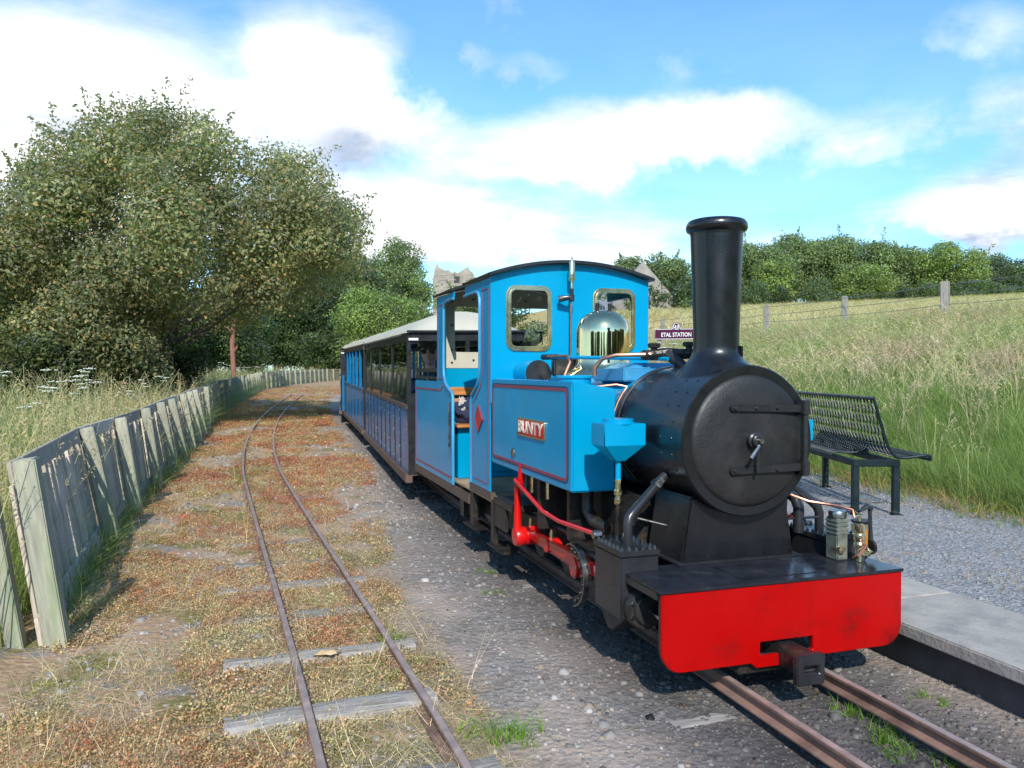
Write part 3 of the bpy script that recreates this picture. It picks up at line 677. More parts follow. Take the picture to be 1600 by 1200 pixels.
    # --- boiler with cladding
    bl = B(MB().lathe([(RR-.006, .898), (RR-.003, .90), (RR-.003, 2.17)], (0, 0, CZ), 'y', 72), 'boiler', BLUE, bv=0)
    # shelf of cladding beside the barrel behind the smokebox
    B(MB().box(-.24, .24, .93, 1.30, 1.13, 1.192), 'boiler_top_plate', BLUE3, bl, bv=.006)
    B(MB().add([(-.20, .96, 1.193), (.20, .96, 1.193), (.20, 1.25, 1.193), (-.20, 1.25, 1.193), (-.14, 1.0, 1.222), (.14, 1.0, 1.222), (.14, 1.2, 1.222), (-.14, 1.2, 1.222)],
               [(0,1,5,4),(1,2,6,5),(2,3,7,6),(3,0,4,7),(4,5,6,7)]), 'clack_cover', BLUE3, bl, bv=.004)
    # --- dome
    DY = 1.70; pr = [(.235, 1.150), (.215, 1.178), (.185, 1.194), (.166, 1.21), (.158, 1.23), (.1555, 1.27), (.1555, 1.40)]
    for k in range(1, 13):
        a = R(90*k/12); pr.append((.1555*math.cos(a)**.8 if k < 12 else 0, 1.40+.135*math.sin(a)))
    dm = B(MB().lathe(pr, (0, DY, 0), 'z', 64), 'dome', CHROME, bv=0)
    for x in (-.045, .035):
        B(MB().tube([(x, DY-.02, 1.52), (x, DY-.02, 1.575)], .011, 10), 'safety_valve', BLACK, dm, bv=0)
    # cloth draped at the foot of the dome
    # --- side tanks with fillers, lining, name plates
    for s in (-1, 1):
        xo, xi = s*.54, s*.318
        tk = B(MB().prism([(min(xo, xi), .615), (max(xo, xi), .615)]+([(xi, 1.098), (xo, 1.133)] if s < 0 else [(xo, 1.133), (xi, 1.098)]), .86, 2.165, 'y'), 'side_tank', BLUE, bv=.008)
        xs = (xo+s*.0008, xo+s*.0030)
        for nm, mt, w, off in (('tank_lining', MAROON, .013, 0), ('tank_edge_line', DKLINE, .005, -.013)):
            B(MB().strip(rrect(.915+off, 2.125-off, .665+off, 1.092-off, .03, 5), w, *xs, 'x', True), nm, mt, tk, bv=0)
        m = MB(); yy = 1.24
        while yy < 2.15:
            m.lathe([(.006, 0), (.0055, .004), (0, .0065)], (xo-s*.022, yy, 1.130), 'z', 8); yy += .042
        B(m, 'rivets', BLUE3, tk, bv=0)
        B(MB().lathe([(.085, 1.10), (.085, 1.145), (.093, 1.146), (.093, 1.156), (.088, 1.16), (0, 1.161)], (s*.425, 1.11, 0), 'z', 36), 'tank_filler', BLUE, tk, bv=0)
        hl = B(MB().lathe([(.017, 0), (.026, -.001), (.029, .004), (.027, .008), (.018, .008), (.014, .002)], (0, 0, 0), 'x', 24), 'hand_hole_ring', STEEL, tk, bv=0)
        hl.scale = (-s if s > 0 else 1, 1, 1.0); hl.location = (xo+(-.0075 if s < 0 else .0075), 1.725, .718)
        B(MB().lathe([(0, 0), (.017, 0), (.017, .002), (0, .0021)], (xo+s*.001 if s > 0 else xo-.003, 1.725, .718), 'x', 20), 'hand_hole', GRIME_SHADE, tk, bv=0)
        # name plate
        npl = B(MB().prism(rrect(1.205, 1.640, .825, .925, .012, 3), xo+s*.001, xo+s*.008, 'x'), 'name_plate', BRASS, bv=.002)
        B(MB().prism(rrect(1.215, 1.630, .835, .915, .008, 3), xo+s*.0082, xo+s*.0092, 'x'), 'plate_field', REDROD, npl, bv=0)
        if s < 0: M4 = Matrix.Translation((xo-.0105, 1.4225, .875)) @ Matrix(((0,0,-1,0),(-1,0,0,0),(0,1,0,0),(0,0,0,1)))
        else: M4 = Matrix.Translation((xo+.0105, 1.4225, .875)) @ Matrix(((0,0,1,0),(1,0,0,0),(0,1,0,0),(0,0,0,1)))
        text_mesh('lettering', 'BUNTY', LETTER, npl, .092, 1.30, M4, .0022, .0012)
        # sand box on smokebox side
        f = lambda a, b: (min(a, b), max(a, b))
        xa, xb = f(s*.531, s*.335)
        sbx = MB().box(xa, xb, .52, .66, .862, .955)
        hx = s*.433
        sbx.add([(xa, .52, .862), (xb, .52, .862), (xb, .66, .862), (xa, .66, .862), (hx-.022, .565, .79), (hx+.022, .565, .79), (hx+.022, .615, .79), (hx-.022, .615, .79)],
                [(0,1,5,4),(1,2,6,5),(2,3,7,6),(3,0,4,7),(7,6,5,4),(3,2,1,0)])
        sx = B(sbx, 'sand_box', BLUE, bv=.003)
        B(MB().lathe([(.075, .952), (.075, .958), (.066, .96), (.066, .975), (0, .977)], (s*.433, .59, 0), 'z', 28), 'sand_box_lid', BLUE, sx, bv=0)
        B(MB().tube([(hx, .59, .80), (hx, .59, .70)], .0125, 12), 'sand_pipe', BLUE, sx, bv=0)
        B(MB().lathe([(.014, .60), (.017, .605), (.017, .625), (.013, .63), (.013, .64), (.019, .643), (.019, .662), (.014, .666), (.014, .70), (.017, .702), (.017, .708), (0, .709)], (hx, .59, 0), 'z', 10), 'sand_valve', BRASS, sx, bv=0)
        B(MB().tube([(hx, .59, .61), (hx, .60, .48), (s*.33, .66, .30)], .010, 8), 'sand_drop_pipe', GRIME_SHADE, sx, bv=0)
        # copper pipe round the smokebox joint
        pts = [(s*.40, 1.0, 1.10), (s*.28, .93, 1.115)]+[(s*(RR+.012)*math.sin(R(a)), .905, CZ+(RR+.012)*math.cos(R(a))) for a in range(48, 104, 8)]
        B(MB().tube(pts, .007, 8), 'copper_pipe', COPPER, bv=0)
        # cylinder block
        xa, xb = f(s*.568, s*.40)
        cy = B(MB().box(xa, xb, .285, .535, .195, .445), 'cylinder_block', SATIN, bv=.005)
        if s < 0: B(MB().prism([(.285, .20), (.53, .20), (.53, .195), (.45, .12), (.40, .12)], xa+.02, xb-.02, 'x'), 'drain_guard', GRIME_SHADE, cy, bv=.002)
        B(MB().box(xa-.004, xb+.004, .279, .541, .4455, .468), 'steam_chest_cover', SATIN, cy, bv=.003)
        m = MB()
        for t in np.linspace(.30, .52, 7):
            for x in (xa+.012, xb-.012): m.lathe([(.008, .468), (.008, .476), (.0045, .477), (.0045, .483), (0, .4835)], (x, t, 0), 'z', 6)
        for x in np.linspace(xa+.04, xb-.04, 4):
            for t in (.291, .529): m.lathe([(.008, .468), (.008, .476), (.0045, .477), (.0045, .483), (0, .4835)], (x, t, 0), 'z', 6)
        B(m, 'cover_studs', STEEL, cy, bv=0)['kind'] = 'stuff'
        cx = s*.475
        B(MB().lathe([(0, .215), (.055, .217), (.060, .225), (.060, .235), (.078, .238), (.082, .25), (.082, .284)], (cx, 0, .245), 'y', 28), 'cylinder_cover', GRIME_SHADE, cy, bv=0)
        m = MB()
        for k in range(8): m.lathe([(0, .228), (.0085, .229), (.0085, .238)], (cx+.069*math.cos(R(45*k+20)), 0, .245+.069*math.sin(R(45*k+20))), 'y', 6)
        B(m, 'cover_bolts', STEEL, cy, bv=0)['kind'] = 'stuff'
        B(MB().tube([(cx, .22, .245), (cx+s*.0, .03, .235)], .009, 8), 'tail_rod', STEEL, cy, bv=0)
        # steam pipe into the chest
        B(MB().tube([(s*.475, .41, .468), (s*.475, .41, .545), (s*.466, .415, .575), (s*.445, .422, .595), (s*.27, .47, .735)], [.020, .020, .022, .021, .019], 16), 'steam_pipe', SATIN, bv=0)
        B(MB().lathe([(.029, 0), (.029, .022), (.023, .024), (.023, .045), (0, .046)], (0, 0, 0), 'z', 6), 'pipe_union', STEEL, bv=.002).matrix_local = Matrix.Translation((s*.325, .455, .690)) @ Vector((s*-.175, .048, .14)).to_track_quat('Z', 'Y').to_matrix().to_4x4()
        B(MB().tube([(s*.42, .46, .565), (s*.30, .40, .535)], 0.006, 8), 'drain_pipe', GRIME_SHADE, bv=0)
        # wheels and cranks
        for k, (yy, r) in enumerate(((.93, .205), (1.63, .205), (3.25, .15))):
            wh = B(MB().lathe([(r-.03, -.03), (r, -.028), (r, .012), (r+.018, .016), (r+.018, .028), (r-.03, .03)], (s*.205, yy, r), 'x', 40), 'wheel', STEEL, bv=0)
            B(MB().lathe([(0, -.02), (r-.031, -.018), (r-.031, .018), (0, .02)], (s*.205, yy, r), 'x', 40), 'wheel_centre', GRIME_SHADE, wh, bv=0)
            if k < 2:
                B(MB().tube([(s*.21, yy, r), (s*.42, yy, r)], .028, 12), 'axle_end', GRIME_SHADE, wh, bv=0)
        # flycrank
        fc = B(MB().prism(arc(.93, .24, .125, -20, 200, 16)+[(.86, .10), (1.0, .10)], min(s*.385, s*.415), max(s*.385, s*.415), 'x'), 'flycrank', GRIME_SHADE, bv=.006)
        og = B(MB().strip(arc(.86, .235, .118, 75, 262, 18), .040, min(s*.515, s*.535), max(s*.515, s*.535), 'x'), 'eccentric_strap', GRIME_SHADE, bv=.003)
        B(MB().strip(arc(.86, .235, .141, 60, 262, 20), .006, min(s*.512, s*.540), max(s*.512, s*.540), 'x'), 'strap_rim', STEEL, og, bv=0)
        for aa in range(90, 260, 20): B(MB().lathe([(.009, -.006), (.009, .006), (0, .007)] if s > 0 else [(0, -.007), (.009, -.006), (.009, .006)], (s*.539, .86+.118*math.cos(R(aa)), .235+.118*math.sin(R(aa))), 'x', 6), 'strap_bolt', GRIME_SHADE, og, bv=0)
        B(MB().prism(arc(1.63, .24, .105, 0, 360, 18)[:-1], min(s*.385, s*.415), max(s*.385, s*.415), 'x'), 'flycrank', GRIME_SHADE, bv=.006)
        # red rods
        x0, x1 = f(s*.43, s*.462); x2, x3 = f(s*.468, s*.50)
        rod = MB().prism([(1.63, .225), (.93, .215), (.93, .262), (1.63, .275)], x0, x1, 'x'); B(rod, 'coupling_rod', REDROD, bv=.004)
        con = MB().prism([(1.66, .252), (.62, .262), (.62, .318), (1.58, .305)], x2, x3, 'x'); cr = B(con, 'connecting_rod', REDROD, bv=.005)
        for (yy, zz, r) in ((1.63, .262, .052), (1.30, .275, .036), (.93, .25, .05)):
            B(MB().lathe([(r, min(x0, x2)-.006), (r, max(x1, x3)+.006)], (0, yy, zz), 'x', 28), 'rod_end', REDROD, cr, bv=.004)
            B(MB().lathe([(.012, zz+r-.006), (.012, zz+r+.03), (.009, zz+r+.031), (.009, zz+r+.045), (0, zz+r+.046)], (s*.47, yy, 0), 'z', 10), 'oil_cup', BRASS, cr, bv=0)
        B(MB().box(*f(s*.44, s*.50), .56, .70, .20, .225), 'slide_bar', STEEL, bv=.002)
        B(MB().box(*f(s*.44, s*.50), .54, .98, .345, .365), 'slide_bar', GRIME_SHADE, bv=.002)
        B(MB().box(*f(s*.445, s*.505), .575, .66, .232, .335), 'crosshead', SATIN, bv=.004)
        B(MB().lathe([(0, -.003), (.02, 0), (.026, .01), (.026, .03)], (s*.52 if s < 0 else s*.50, .60, .285), 'x', 16), 'crosshead_pin', STEEL, bv=0)
        # red lever and reach rod
        lv_ = B(MB().tube([(s*.545, 1.64, .258), (s*.545, 1.64, .56)], [.024, .017], 12), 'drop_lever', REDROD, bv=0)
        B(MB().lathe([(0, -.03), (.05, -.028), (.054, -.02), (.054, .02), (.05, .028), (0, .03)], (s*.535, 1.64, .258), 'x', 28), 'lever_boss', REDROD, lv_, bv=0)
        B(MB().tube([(s*.530, 1.63, .555), (s*.530, 1.60, .66)], .020, 10), 'lever_head', REDROD, lv_, bv=0)
        B(MB().tube([(s*.562, 1.63, .575), (s*.562, 1.18, .475), (s*.555, .98, .462), (s*.54, .60, .476)], .011, 10), 'reach_rod', REDROD, bv=0)
        B(MB().lathe([(0, -.02), (.02, -.018), (.02, .018), (0, .02)], (s*.54, .575, .478), 'x', 8), 'rod_fork', STEEL, bv=.002)
        # brackets, brake gear and pipework under the tank, oily save the balance pipe, which is coloured dark for shade
        B(MB().box(*f(s*.34, s*.50), 1.40, 1.44, .34, .615), 'tank_bracket', GRIME_SHADE); B(MB().box(*f(s*.34, s*.46), 1.08, 1.12, .34, .615), 'tank_bracket', GRIME_SHADE)
        B(MB().tube([(s*.39, 1.02, .62), (s*.39, 1.02, .50), (s*.38, .97, .455), (s*.36, .85, .44)], .030, 12), 'tank_balance_pipe', GRIME_SHADE, bv=0)  # blue pipe, with the shade under the tank put into its dark colour
        for yy in (1.28, 1.52): B(MB().tube([(s*.50, yy, .612), (s*.50, yy, .52)], .011, 8), 'drain_cock', BRASS, bv=0)
        B(MB().tube([(s*.42, 1.1, .36), (s*.40, 2.3, .33), (s*.40, 4.2, .24)], .014, 8), 'under_pipe', GRIME_SHADE, bv=0)
        B(MB().box(*f(s*.33, s*.53), 1.78, 2.16, .36, .40), 'ash_pan_edge', GRIME_SHADE, bv=.003)
        # foot steps
        m = MB(); m.box(*f(s*.50, s*.535), 2.62, 2.70, .13, .40); m.box(*f(s*.42, s*.555), 2.52, 2.82, .118, .13); B(m, 'step', GRIME_SHADE, bv=.003)
        m = MB(); m.box(*f(s*.50, s*.53), 2.16, 2.22, .10, .37); m.box(*f(s*.505, s*.525), 1.93, 2.16, .22, .36); m.box(*f(s*.40, s*.55), 1.92, 2.24, .088, .10); B(m, 'step', GRIME_SHADE, bv=.003)
        m = MB(); m.box(*f(s*.36, s*.42), 3.05, 3.45, .10, .30).box(*f(s*.38, s*.45), 3.2, 3.3, .08, .32); B(m, 'axle_box', GRIME_SHADE, bv=.006)
    # ash pan / belly so no daylight through
    B(MB().box(-.30, .30, .70, 2.2, .14, .60), 'firebox_casing', GRIME_SHADE, bv=.01)
    # --- cab front plate with window openings
    eave, apex = 1.772, 1.862
    top = []
    Rr = (.545**2+(apex-eave)**2)/(2*(apex-eave)); zc = apex-Rr; am = math.degrees(math.asin(.545/Rr))
    top = arc(0, zc, Rr, 90-am, 90+am, 20)
    def cabplate(y0, y1, zb, holes, nm, mt, par=T):
        pts = [(-.545, zb), (.545, zb)]+top; return B(plate_with_hole(pts, holes, y0, y1, 'y'), nm, mt, par, bv=0)
    wins = [rrect(-.427, -.16, 1.325, 1.700, .045, 5), rrect(.16, .427, 1.325, 1.700, .045, 5)]
    cabplate(2.17, 2.182, .98, wins, 'cab_front', BLUE)
    cabplate(2.1825, 2.186, .98, wins, 'cab_front_lining', CREAM)
    B(MB().box(-.3, .3, 2.17, 2.182, .40, .98), 'cab_front_lower', SATIN, bv=0)
    for s, w in ((-1, (-.427, -.16)), (1, (.16, .427))):
        wf = B(MB().strip(rrect(w[0]-.004, w[1]+.004, 1.321, 1.704, .048, 6), .030, 2.158, 2.1698, 'y', True), 'window_frame', BRASS, bv=.004)
        B(MB().strip(rrect(w[0]+.006, w[1]-.006, 1.331, 1.694, .040, 6), .012, 2.150, 2.1578, 'y', True), 'window_bead', BRASS, wf, bv=.002)
        B(MB().prism(rrect(w[0]+.002, w[1]-.002, 1.327, 1.698, .043, 5), 2.174, 2.178, 'y'), 'window_pane', GLASS, wf, bv=0)
    # rear cab plate with two openings, screws
    YR = 3.665
    rw = [rrect(-.405, -.06, 1.335, 1.70, .02, 3), rrect(.06, .405, 1.335, 1.70, .02, 3)]
    cabplate(YR, YR+.012, 1.20, rw, 'cab_back', BLUE); cabplate(YR-.004, YR-.0005, 1.205, rw, 'cab_back_lining', CREAM)
    m = MB()
    for (x, z) in [(-.43, 1.74), (-.43, 1.55), (-.43, 1.35), (-.43, 1.25), (-.25, 1.27), (-.03, 1.27), (-.25, 1.76), (.2, 1.76), (.43, 1.4), (.3, 1.27)]: m.lathe([(0, YR-.010), (.009, YR-.009), (.009, YR-.004)], (x, 0, z), 'y', 8)
    B(m, 'screws', BLACK, bv=0)
    B(MB().box(-.535, .535, YR-.002, YR+.012, .40, 1.199), 'cab_back_lower', BLUE, bv=0)
    # --- cab sides
    for s in (-1, 1):
        xo = s*.545; xa, xb = (xo, xo+.008) if s < 0 else (xo-.008, xo)
        front = [(2.1825, .425), (2.625, .425), (2.625, .985)]+[(2.60, 1.02), (2.53, 1.055), (2.46, 1.095), (2.42, 1.15), (2.405, 1.22), (2.40, 1.60)]+[(2.405, 1.65), (2.43, 1.685), (2.47, 1.70), (2.80, 1.70), (2.80, 1.765), (2.1825, 1.765)]
        fr_ = B(MB().prism(front, xa, xb, 'x'), 'cab_side', BLUE, bv=.0025)
        rear = [(4.60, .335), (4.60, 1.10), (3.70, 1.10), (3.69, 1.765), (3.12, 1.765), (3.12, 1.715), (3.36, 1.715), (3.40, 1.70), (3.43, 1.66), (3.435, 1.22), (3.42, 1.15), (3.38, 1.095), (3.30, 1.055), (3.16, 1.02), (3.135, .985), (3.13, .335)]
        re_ = B(MB().prism(rear, xa, xb, 'x'), 'bunker_side', BLUE, bv=.0025)
        # rolled edge of the doorway
        e1 = [(2.625, .43), (2.625, .985), (2.60, 1.02), (2.53, 1.055), (2.46, 1.095), (2.42, 1.15), (2.405, 1.22), (2.40, 1.60), (2.405, 1.65), (2.43, 1.685), (2.47, 1.70), (2.80, 1.70)]
        e2 = [(3.13, .34), (3.135, .985), (3.16, 1.02), (3.30, 1.055), (3.38, 1.095), (3.42, 1.15), (3.435, 1.22), (3.43, 1.66), (3.40, 1.70), (3.36, 1.715), (3.12, 1.715)]
        xe = xo+s*.004
        B(MB().tube([(xe, y, z) for y, z in e1], .011, 8), 'doorway_bead', BLUE3, fr_, bv=0)
        B(MB().tube([(xe, y, z) for y, z in e2], .011, 8), 'doorway_bead', BLUE3, re_, bv=0)
        xl = (xo+s*.0008, xo+s*.003)
        ln = [(2.225, .47), (2.585, .47), (2.585, .965), (2.50, 1.015), (2.40, 1.075), (2.36, 1.16), (2.355, 1.62), (2.36, 1.70), (2.225, 1.70)]
        B(MB().strip(ln, .011, *xl, 'x', True), 'panel_lining', MAROON, fr_, bv=0)
        ln = [(3.18, .40), (4.55, .40), (4.55, 1.035), (3.24, 1.0), (3.18, .96)]
        B(MB().strip([(4.55, 1.03), (3.70, 1.03)], .013, *xl, 'x'), 'panel_lining', MAROON, re_, bv=0)
        B(MB().strip([(3.68, 1.03), (3.56, 1.03), (3.47, 1.07)], .011, *xl, 'x'), 'panel_lining', MAROON, re_, bv=0)
        B(MB().strip([(4.55, .385), (3.18, .385)], .013, *xl, 'x'), 'panel_lining', MAROON, re_, bv=0)
        B(MB().strip([(3.18, .385), (3.18, .99)], .006, *xl, 'x'), 'panel_lining', MAROON, re_, bv=0)
        B(MB().strip([(4.55, .385), (4.55, 1.03)], .006, *xl, 'x'), 'panel_lining', MAROON, re_, bv=0)
        B(MB().strip([(3.475, 1.12), (3.475, 1.70), (3.655, 1.70), (3.655, 1.12)], .008, *xl, 'x', True), 'panel_lining', MAROON, re_, bv=0)
        dp = B(MB().prism([(2.34, .868), (2.44, .955), (2.505, .868), (2.44, .782)][::-1], *sorted((xo+s*.001, xo+s*.007)), 'x'), 'works_plate', REDROD, fr_, bv=.002)
        B(MB().strip([(2.34, .868), (2.44, .955), (2.505, .868), (2.44, .782)], .007, *sorted((xo+s*.0015, xo+s*.0095)), 'x', True), 'plate_rim', MAROON, fr_, bv=0)
        B(MB().box(*sorted((xo+s*.002, xo-s*.03)), 2.16, 2.66, .378, .4245), 'sole_bar', BROWN, bv=.003)
        B(MB().box(*sorted((xo+s*.002, xo-s*.03)), 2.70, 4.62, .268, .3345), 'sole_bar', BROWN, bv=.003)
        # handrail by the doorway
        B(MB().tube([(xo-s*.0+s*.02, 3.185, .95), (xo+s*.025, 3.165, .62)], .009, 8), 'hand_rail', STEEL, bv=0)
    # roof in three overlapping sheets, dark edge
    def roof(y0, y1, name, lift=0, half=.560, mt=SATIN):
        a = math.degrees(math.asin(half/Rr)); up = arc(0, zc, Rr+.022+lift, 90-a, 90+a, 24); lo = arc(0, zc, Rr+.004+lift, 90+a, 90-a, 24)
        return B(MB().prism(up+lo, y0, y1, 'y'), name, mt, bv=0)
    roof(2.115, 2.80, 'roof'); roof(2.80, 3.12, 'roof_hatch', 0, .36); roof(3.12, 3.74, 'roof')
    # interior: floor, seat, lockers, controls
    B(MB().box(-.537, .537, 2.186, 3.66, .36, .376), 'cab_floor', WOODF, bv=.002)
    B(MB().box(-.54, .54, 3.67, 4.60, .33, .35), 'tender_floor', SATIN, bv=0)
    B(MB().box(-.53, .53, 4.588, 4.60, .35, 1.06), 'bunker_end', BLUE, bv=0)
    B(MB().box(-.50, .50, 3.18, 3.65, .377, .76), 'seat_locker', BLUE, bv=.006)
    B(MB().box(-.40, -.08, 3.172, 3.179, .42, .70), 'locker_door', BLUE, bv=.003)
    B(MB().box(-.52, .52, 3.12, 3.56, .761, .785), 'seat', WOODO, bv=.005)
    for z in (1.02, .93, ): B(MB().box(-.50, .50, 3.60, 3.622, z-.032, z+.032), 'seat_slat', WOODO, bv=.004)
    bh = B(MB().lathe([(.0, 2.187), (.235, 2.187), (.235, 2.30), (0, 2.302)], (0, 0, .98), 'y', 40), 'backhead', GRIME_SHADE, bv=0)
    # regulator seen through the window
    m = MB().tube([(-.36, 2.30, 1.345), (-.30, 2.27, 1.35), (-.22, 2.26, 1.36), (-.18, 2.26, 1.385), (-.18, 2.26, 1.43)], [.008, .014, .018, .014, .007], 8)
    m.tube([(-.22, 2.26, 1.432), (-.16, 2.26, 1.428)], .007, 6); B(m, 'injector_valve', GRIME_SHADE, bv=0)
    B(MB().tube([(-.30, 2.24, 1.20), (-.30, 2.24, 1.34)], .012, 8), 'valve_stem', GRIME_SHADE, bv=0)
    # coal rail over the bunker
    for s in (-1, 1):
        m = MB(); m.box(*sorted((s*.53, s*.515)), 3.72, 4.58, 1.175, 1.205).box(*sorted((s*.53, s*.515)), 3.72, 4.58, 1.115, 1.135)
        for t in (3.74, 3.95, 4.15, 4.35, 4.56): m.box(*sorted((s*.514, s*.500)), t-.011, t+.011, 1.06, 1.205)
        B(m, 'bunker_rail', SATIN, bv=.002)
    # whistle on the cab front
    wy = 2.09; wx = -.035
    wh = B(MB().lathe([(.008, 1.70), (.008, 1.745), (.019, 1.748), (.021, 1.755), (.021, 1.775), (.016, 1.778), (.021, 1.785), (.021, 1.862), (.016, 1.872), (.006, 1.876), (.006, 1.888), (.009, 1.892), (0, 1.90)], (wx, wy, 0), 'z', 20), 'whistle', BRASS, bv=0)
    B(MB().lathe([(.012, 1.62), (.017, 1.625), (.017, 1.66), (.012, 1.665), (.012, 1.70), (0, 1.701)], (wx, wy, 0), 'z', 12), 'whistle_valve', SATIN, wh, bv=0)
    B(MB().tube([(wx-.075, wy+.03, 1.635), (wx-.03, wy, 1.642), (wx, wy, 1.645)], [.022, .016, .016], 10), 'whistle_elbow', SATIN, wh, bv=0)
    B(MB().tube([(wx, wy+.01, 1.62), (wx, wy+.02, 1.30), (wx, wy+.03, 1.20)], .006, 8), 'whistle_pipe', COPPER, wh, bv=0)
    # manifold and pipes across the boiler top
    m = MB().tube([(-.335, 1.74, 1.262), (-.10, 1.05, 1.245), (-.04, .86, 1.24)], .010, 8); B(m, 'reach_bar', BLUE, bv=0)
    B(MB().tube([(-.345, 1.78, 1.262), (-.30, 1.66, 1.262)], .016, 8), 'reach_bar_end', SATIN, bv=0)
    cl = B(MB().lathe([(.0, 1.935), (.085, 1.937), (.085, 2.168)], (-.315, 0, 1.165), 'y', 32), 'steam_reservoir', BLUE, bv=0)
    B(MB().lathe([(.0, 1.928), (.082, 1.929), (.082, 1.936)], (-.315, 0, 1.165), 'y', 32), 'reservoir_end', SATIN, cl, bv=0)
    B(MB().box(-.24, -.06, 1.86, 1.92, 1.15, 1.275), 'manifold_plate', SATIN, bv=.008)
    B(MB().tube([(-.335, 1.72, 1.265), (-.285, 1.55, 1.265), (-.28, 1.52, 1.23), (-.33, 1.50, 1.135)], .0085, 8), 'copper_pipe', COPPER, bv=0)
    B(MB().tube([(-.335, 1.06, 1.155), (-.335, 1.06, 1.20), (-.31, 1.02, 1.243), (-.26, .98, 1.258), (-.10, .92, 1.262)], .011, 10), 'copper_pipe', COPPER, bv=0)
    vb = MB().tube([(-.14, .95, 1.258), (-.02, .90, 1.27), (.10, .85, 1.262)], [.020, .026, .020], 10); vt = B(vb, 'clack_valve', GRIME_SHADE, bv=0)
    B(MB().tube([(-.02, .90, 1.265), (.03, .80, 1.19)], [.03, .022], 10), 'valve_body', GRIME_SHADE, vt, bv=0)
    for (x, y, z) in ((-.08, .925, 1.262), (.075, .86, 1.268)):
        B(MB().lathe([(.016, 0), (.016, .03), (.030, .034), (.032, .05), (.026, .055), (0, .056)], (x, y, z), 'z', 12), 'valve_wheel', GRIME_SHADE, vt, bv=0)
    m = MB()
    for t in (.1, .25, .4, .62, .8, .95):
        p = Vector((-.14, .95, 1.258)).lerp(Vector((.10, .85, 1.265)), t); m.lathe([(0, -.014), (.029, -.013), (.029, .013), (0, .014)], p, 'x', 6)
    B(m, 'pipe_nuts', GRIME_SHADE, vt, bv=.001)
    B(MB().tube([(.10, .85, 1.262), (.16, .82, 1.262), (.20, .80, 1.24), (.215, .78, 1.17)], .009, 8), 'copper_pipe', COPPER, bv=0)
    # blue smear plates on tank side near smokebox
    for s in (-1, 1): B(MB().box(*sorted((s*.316, s*.29)), .92, 2.16, .90, 1.09), 'boiler_skirt', BLUE, bv=.003)
    # --- lubricator group on the right of the footplate
    lx, ly = .405, .20
    ot = B(MB().box(lx-.032, lx+.024, ly-.025, ly+.045, .388, .565), 'oil_tank', OILT, bv=.004)
    for z in (.50, .517, .534, .551): B(MB().box(lx-.035, lx+.027, ly-.028, ly+.048, z-.004, z+.004), 'tank_fin', OILT, ot, bv=.002)
    B(MB().lathe([(0, -.012), (.016, -.010), (.018, 0), (.018, .02)], (lx-.015, ly-.028, .435), 'y', 12), 'tank_plug', BRASS, ot, bv=0)
    B(MB().tube([(lx+.03, ly-.05, .40), (lx+.02, ly-.09, .42), (lx+.05, ly-.10, .46), (lx+.055, ly-.06, .47)], .007, 8), 'oil_pipe', COPPER, ot, bv=0)
    B(MB().tube([(lx+.09, ly-.04, .39), (lx+.10, ly-.08, .43), (lx+.09, ly-.05, .445)], .006, 8), 'oil_pipe', BRASS, ot, bv=0)
    B(MB().lathe([(.036, .5655), (.038, .58), (.034, .592), (.0, .596)], (lx-.002, ly+.008, 0), 'z', 24), 'oil_tank_lid', STEEL, bv=0)
    lb = B(MB().lathe([(.018, .388), (.02, .41), (.014, .415), (.014, .44), (.024, .445), (.026, .46), (.020, .47), (.026, .48), (.026, .50), (.020, .505), (.030, .52), (.032, .545), (.022, .552), (.010, .556), (.010, .575), (0, .577)], (lx+.055, ly-.055, 0), 'z', 18), 'lubricator', BRASS, bv=0)
    B(MB().tube([(lx+.093, ly-.045, .445), (lx+.093, ly-.045, .545)], .012, 14), 'sight_glass', OILG, lb, bv=0)
    B(MB().lathe([(.038, .546), (.04, .552), (.04, .558), (0, .559)], (lx+.07, ly-.05, 0), 'z', 20), 'lubricator_cap', GRIME_SHADE, lb, bv=0)
    B(MB().tube([(lx+.05, ly-.10, .43), (lx+.10, ly-.06, .425)], .010, 8), 'lubricator_cock', BRASS, lb, bv=0)
    B(MB().tube([(lx+.135, ly-.03, .43), (lx+.135, ly-.03, .51), (lx+.14, ly-.02, .60)], [.014, .008, .008], 8), 'ratchet_arm', SATIN, lb, bv=0)
    B(MB().tube([(lx+.145, ly-.02, .60), (lx+.115, ly-.03, .61), (lx+.075, ly-.03, .59)], [.014, .014, .006], 8), 'ratchet_head', SATIN, lb, bv=0)
    B(MB().lathe([(0, -.008), (.03, -.006), (.03, .006), (0, .008)], (lx+.125, ly-.045, .44), 'x', 24), 'ratchet_wheel', GRIME_SHADE, lb, bv=0)
    B(MB().tube([(.24, .33, .655), (.33, .30, .62), (.415, .21, .61), (.44, .16, .60), (.44, .15, .57)], .006, 8), 'copper_pipe', COPPER, bv=0)
    B(MB().tube([(.25, .45, .52), (.40, .32, .545)], .006, 6), 'stay_rod', SATIN, bv=0)
    # vacuum pipe, right
    B(MB().tube([(.26, .47, .70), (.335, .40, .62), (.345, .385, .58), (.345, .385, .47)], .024, 14), 'blast_pipe', SATIN, bv=0)
    return T
LOCO = loco()

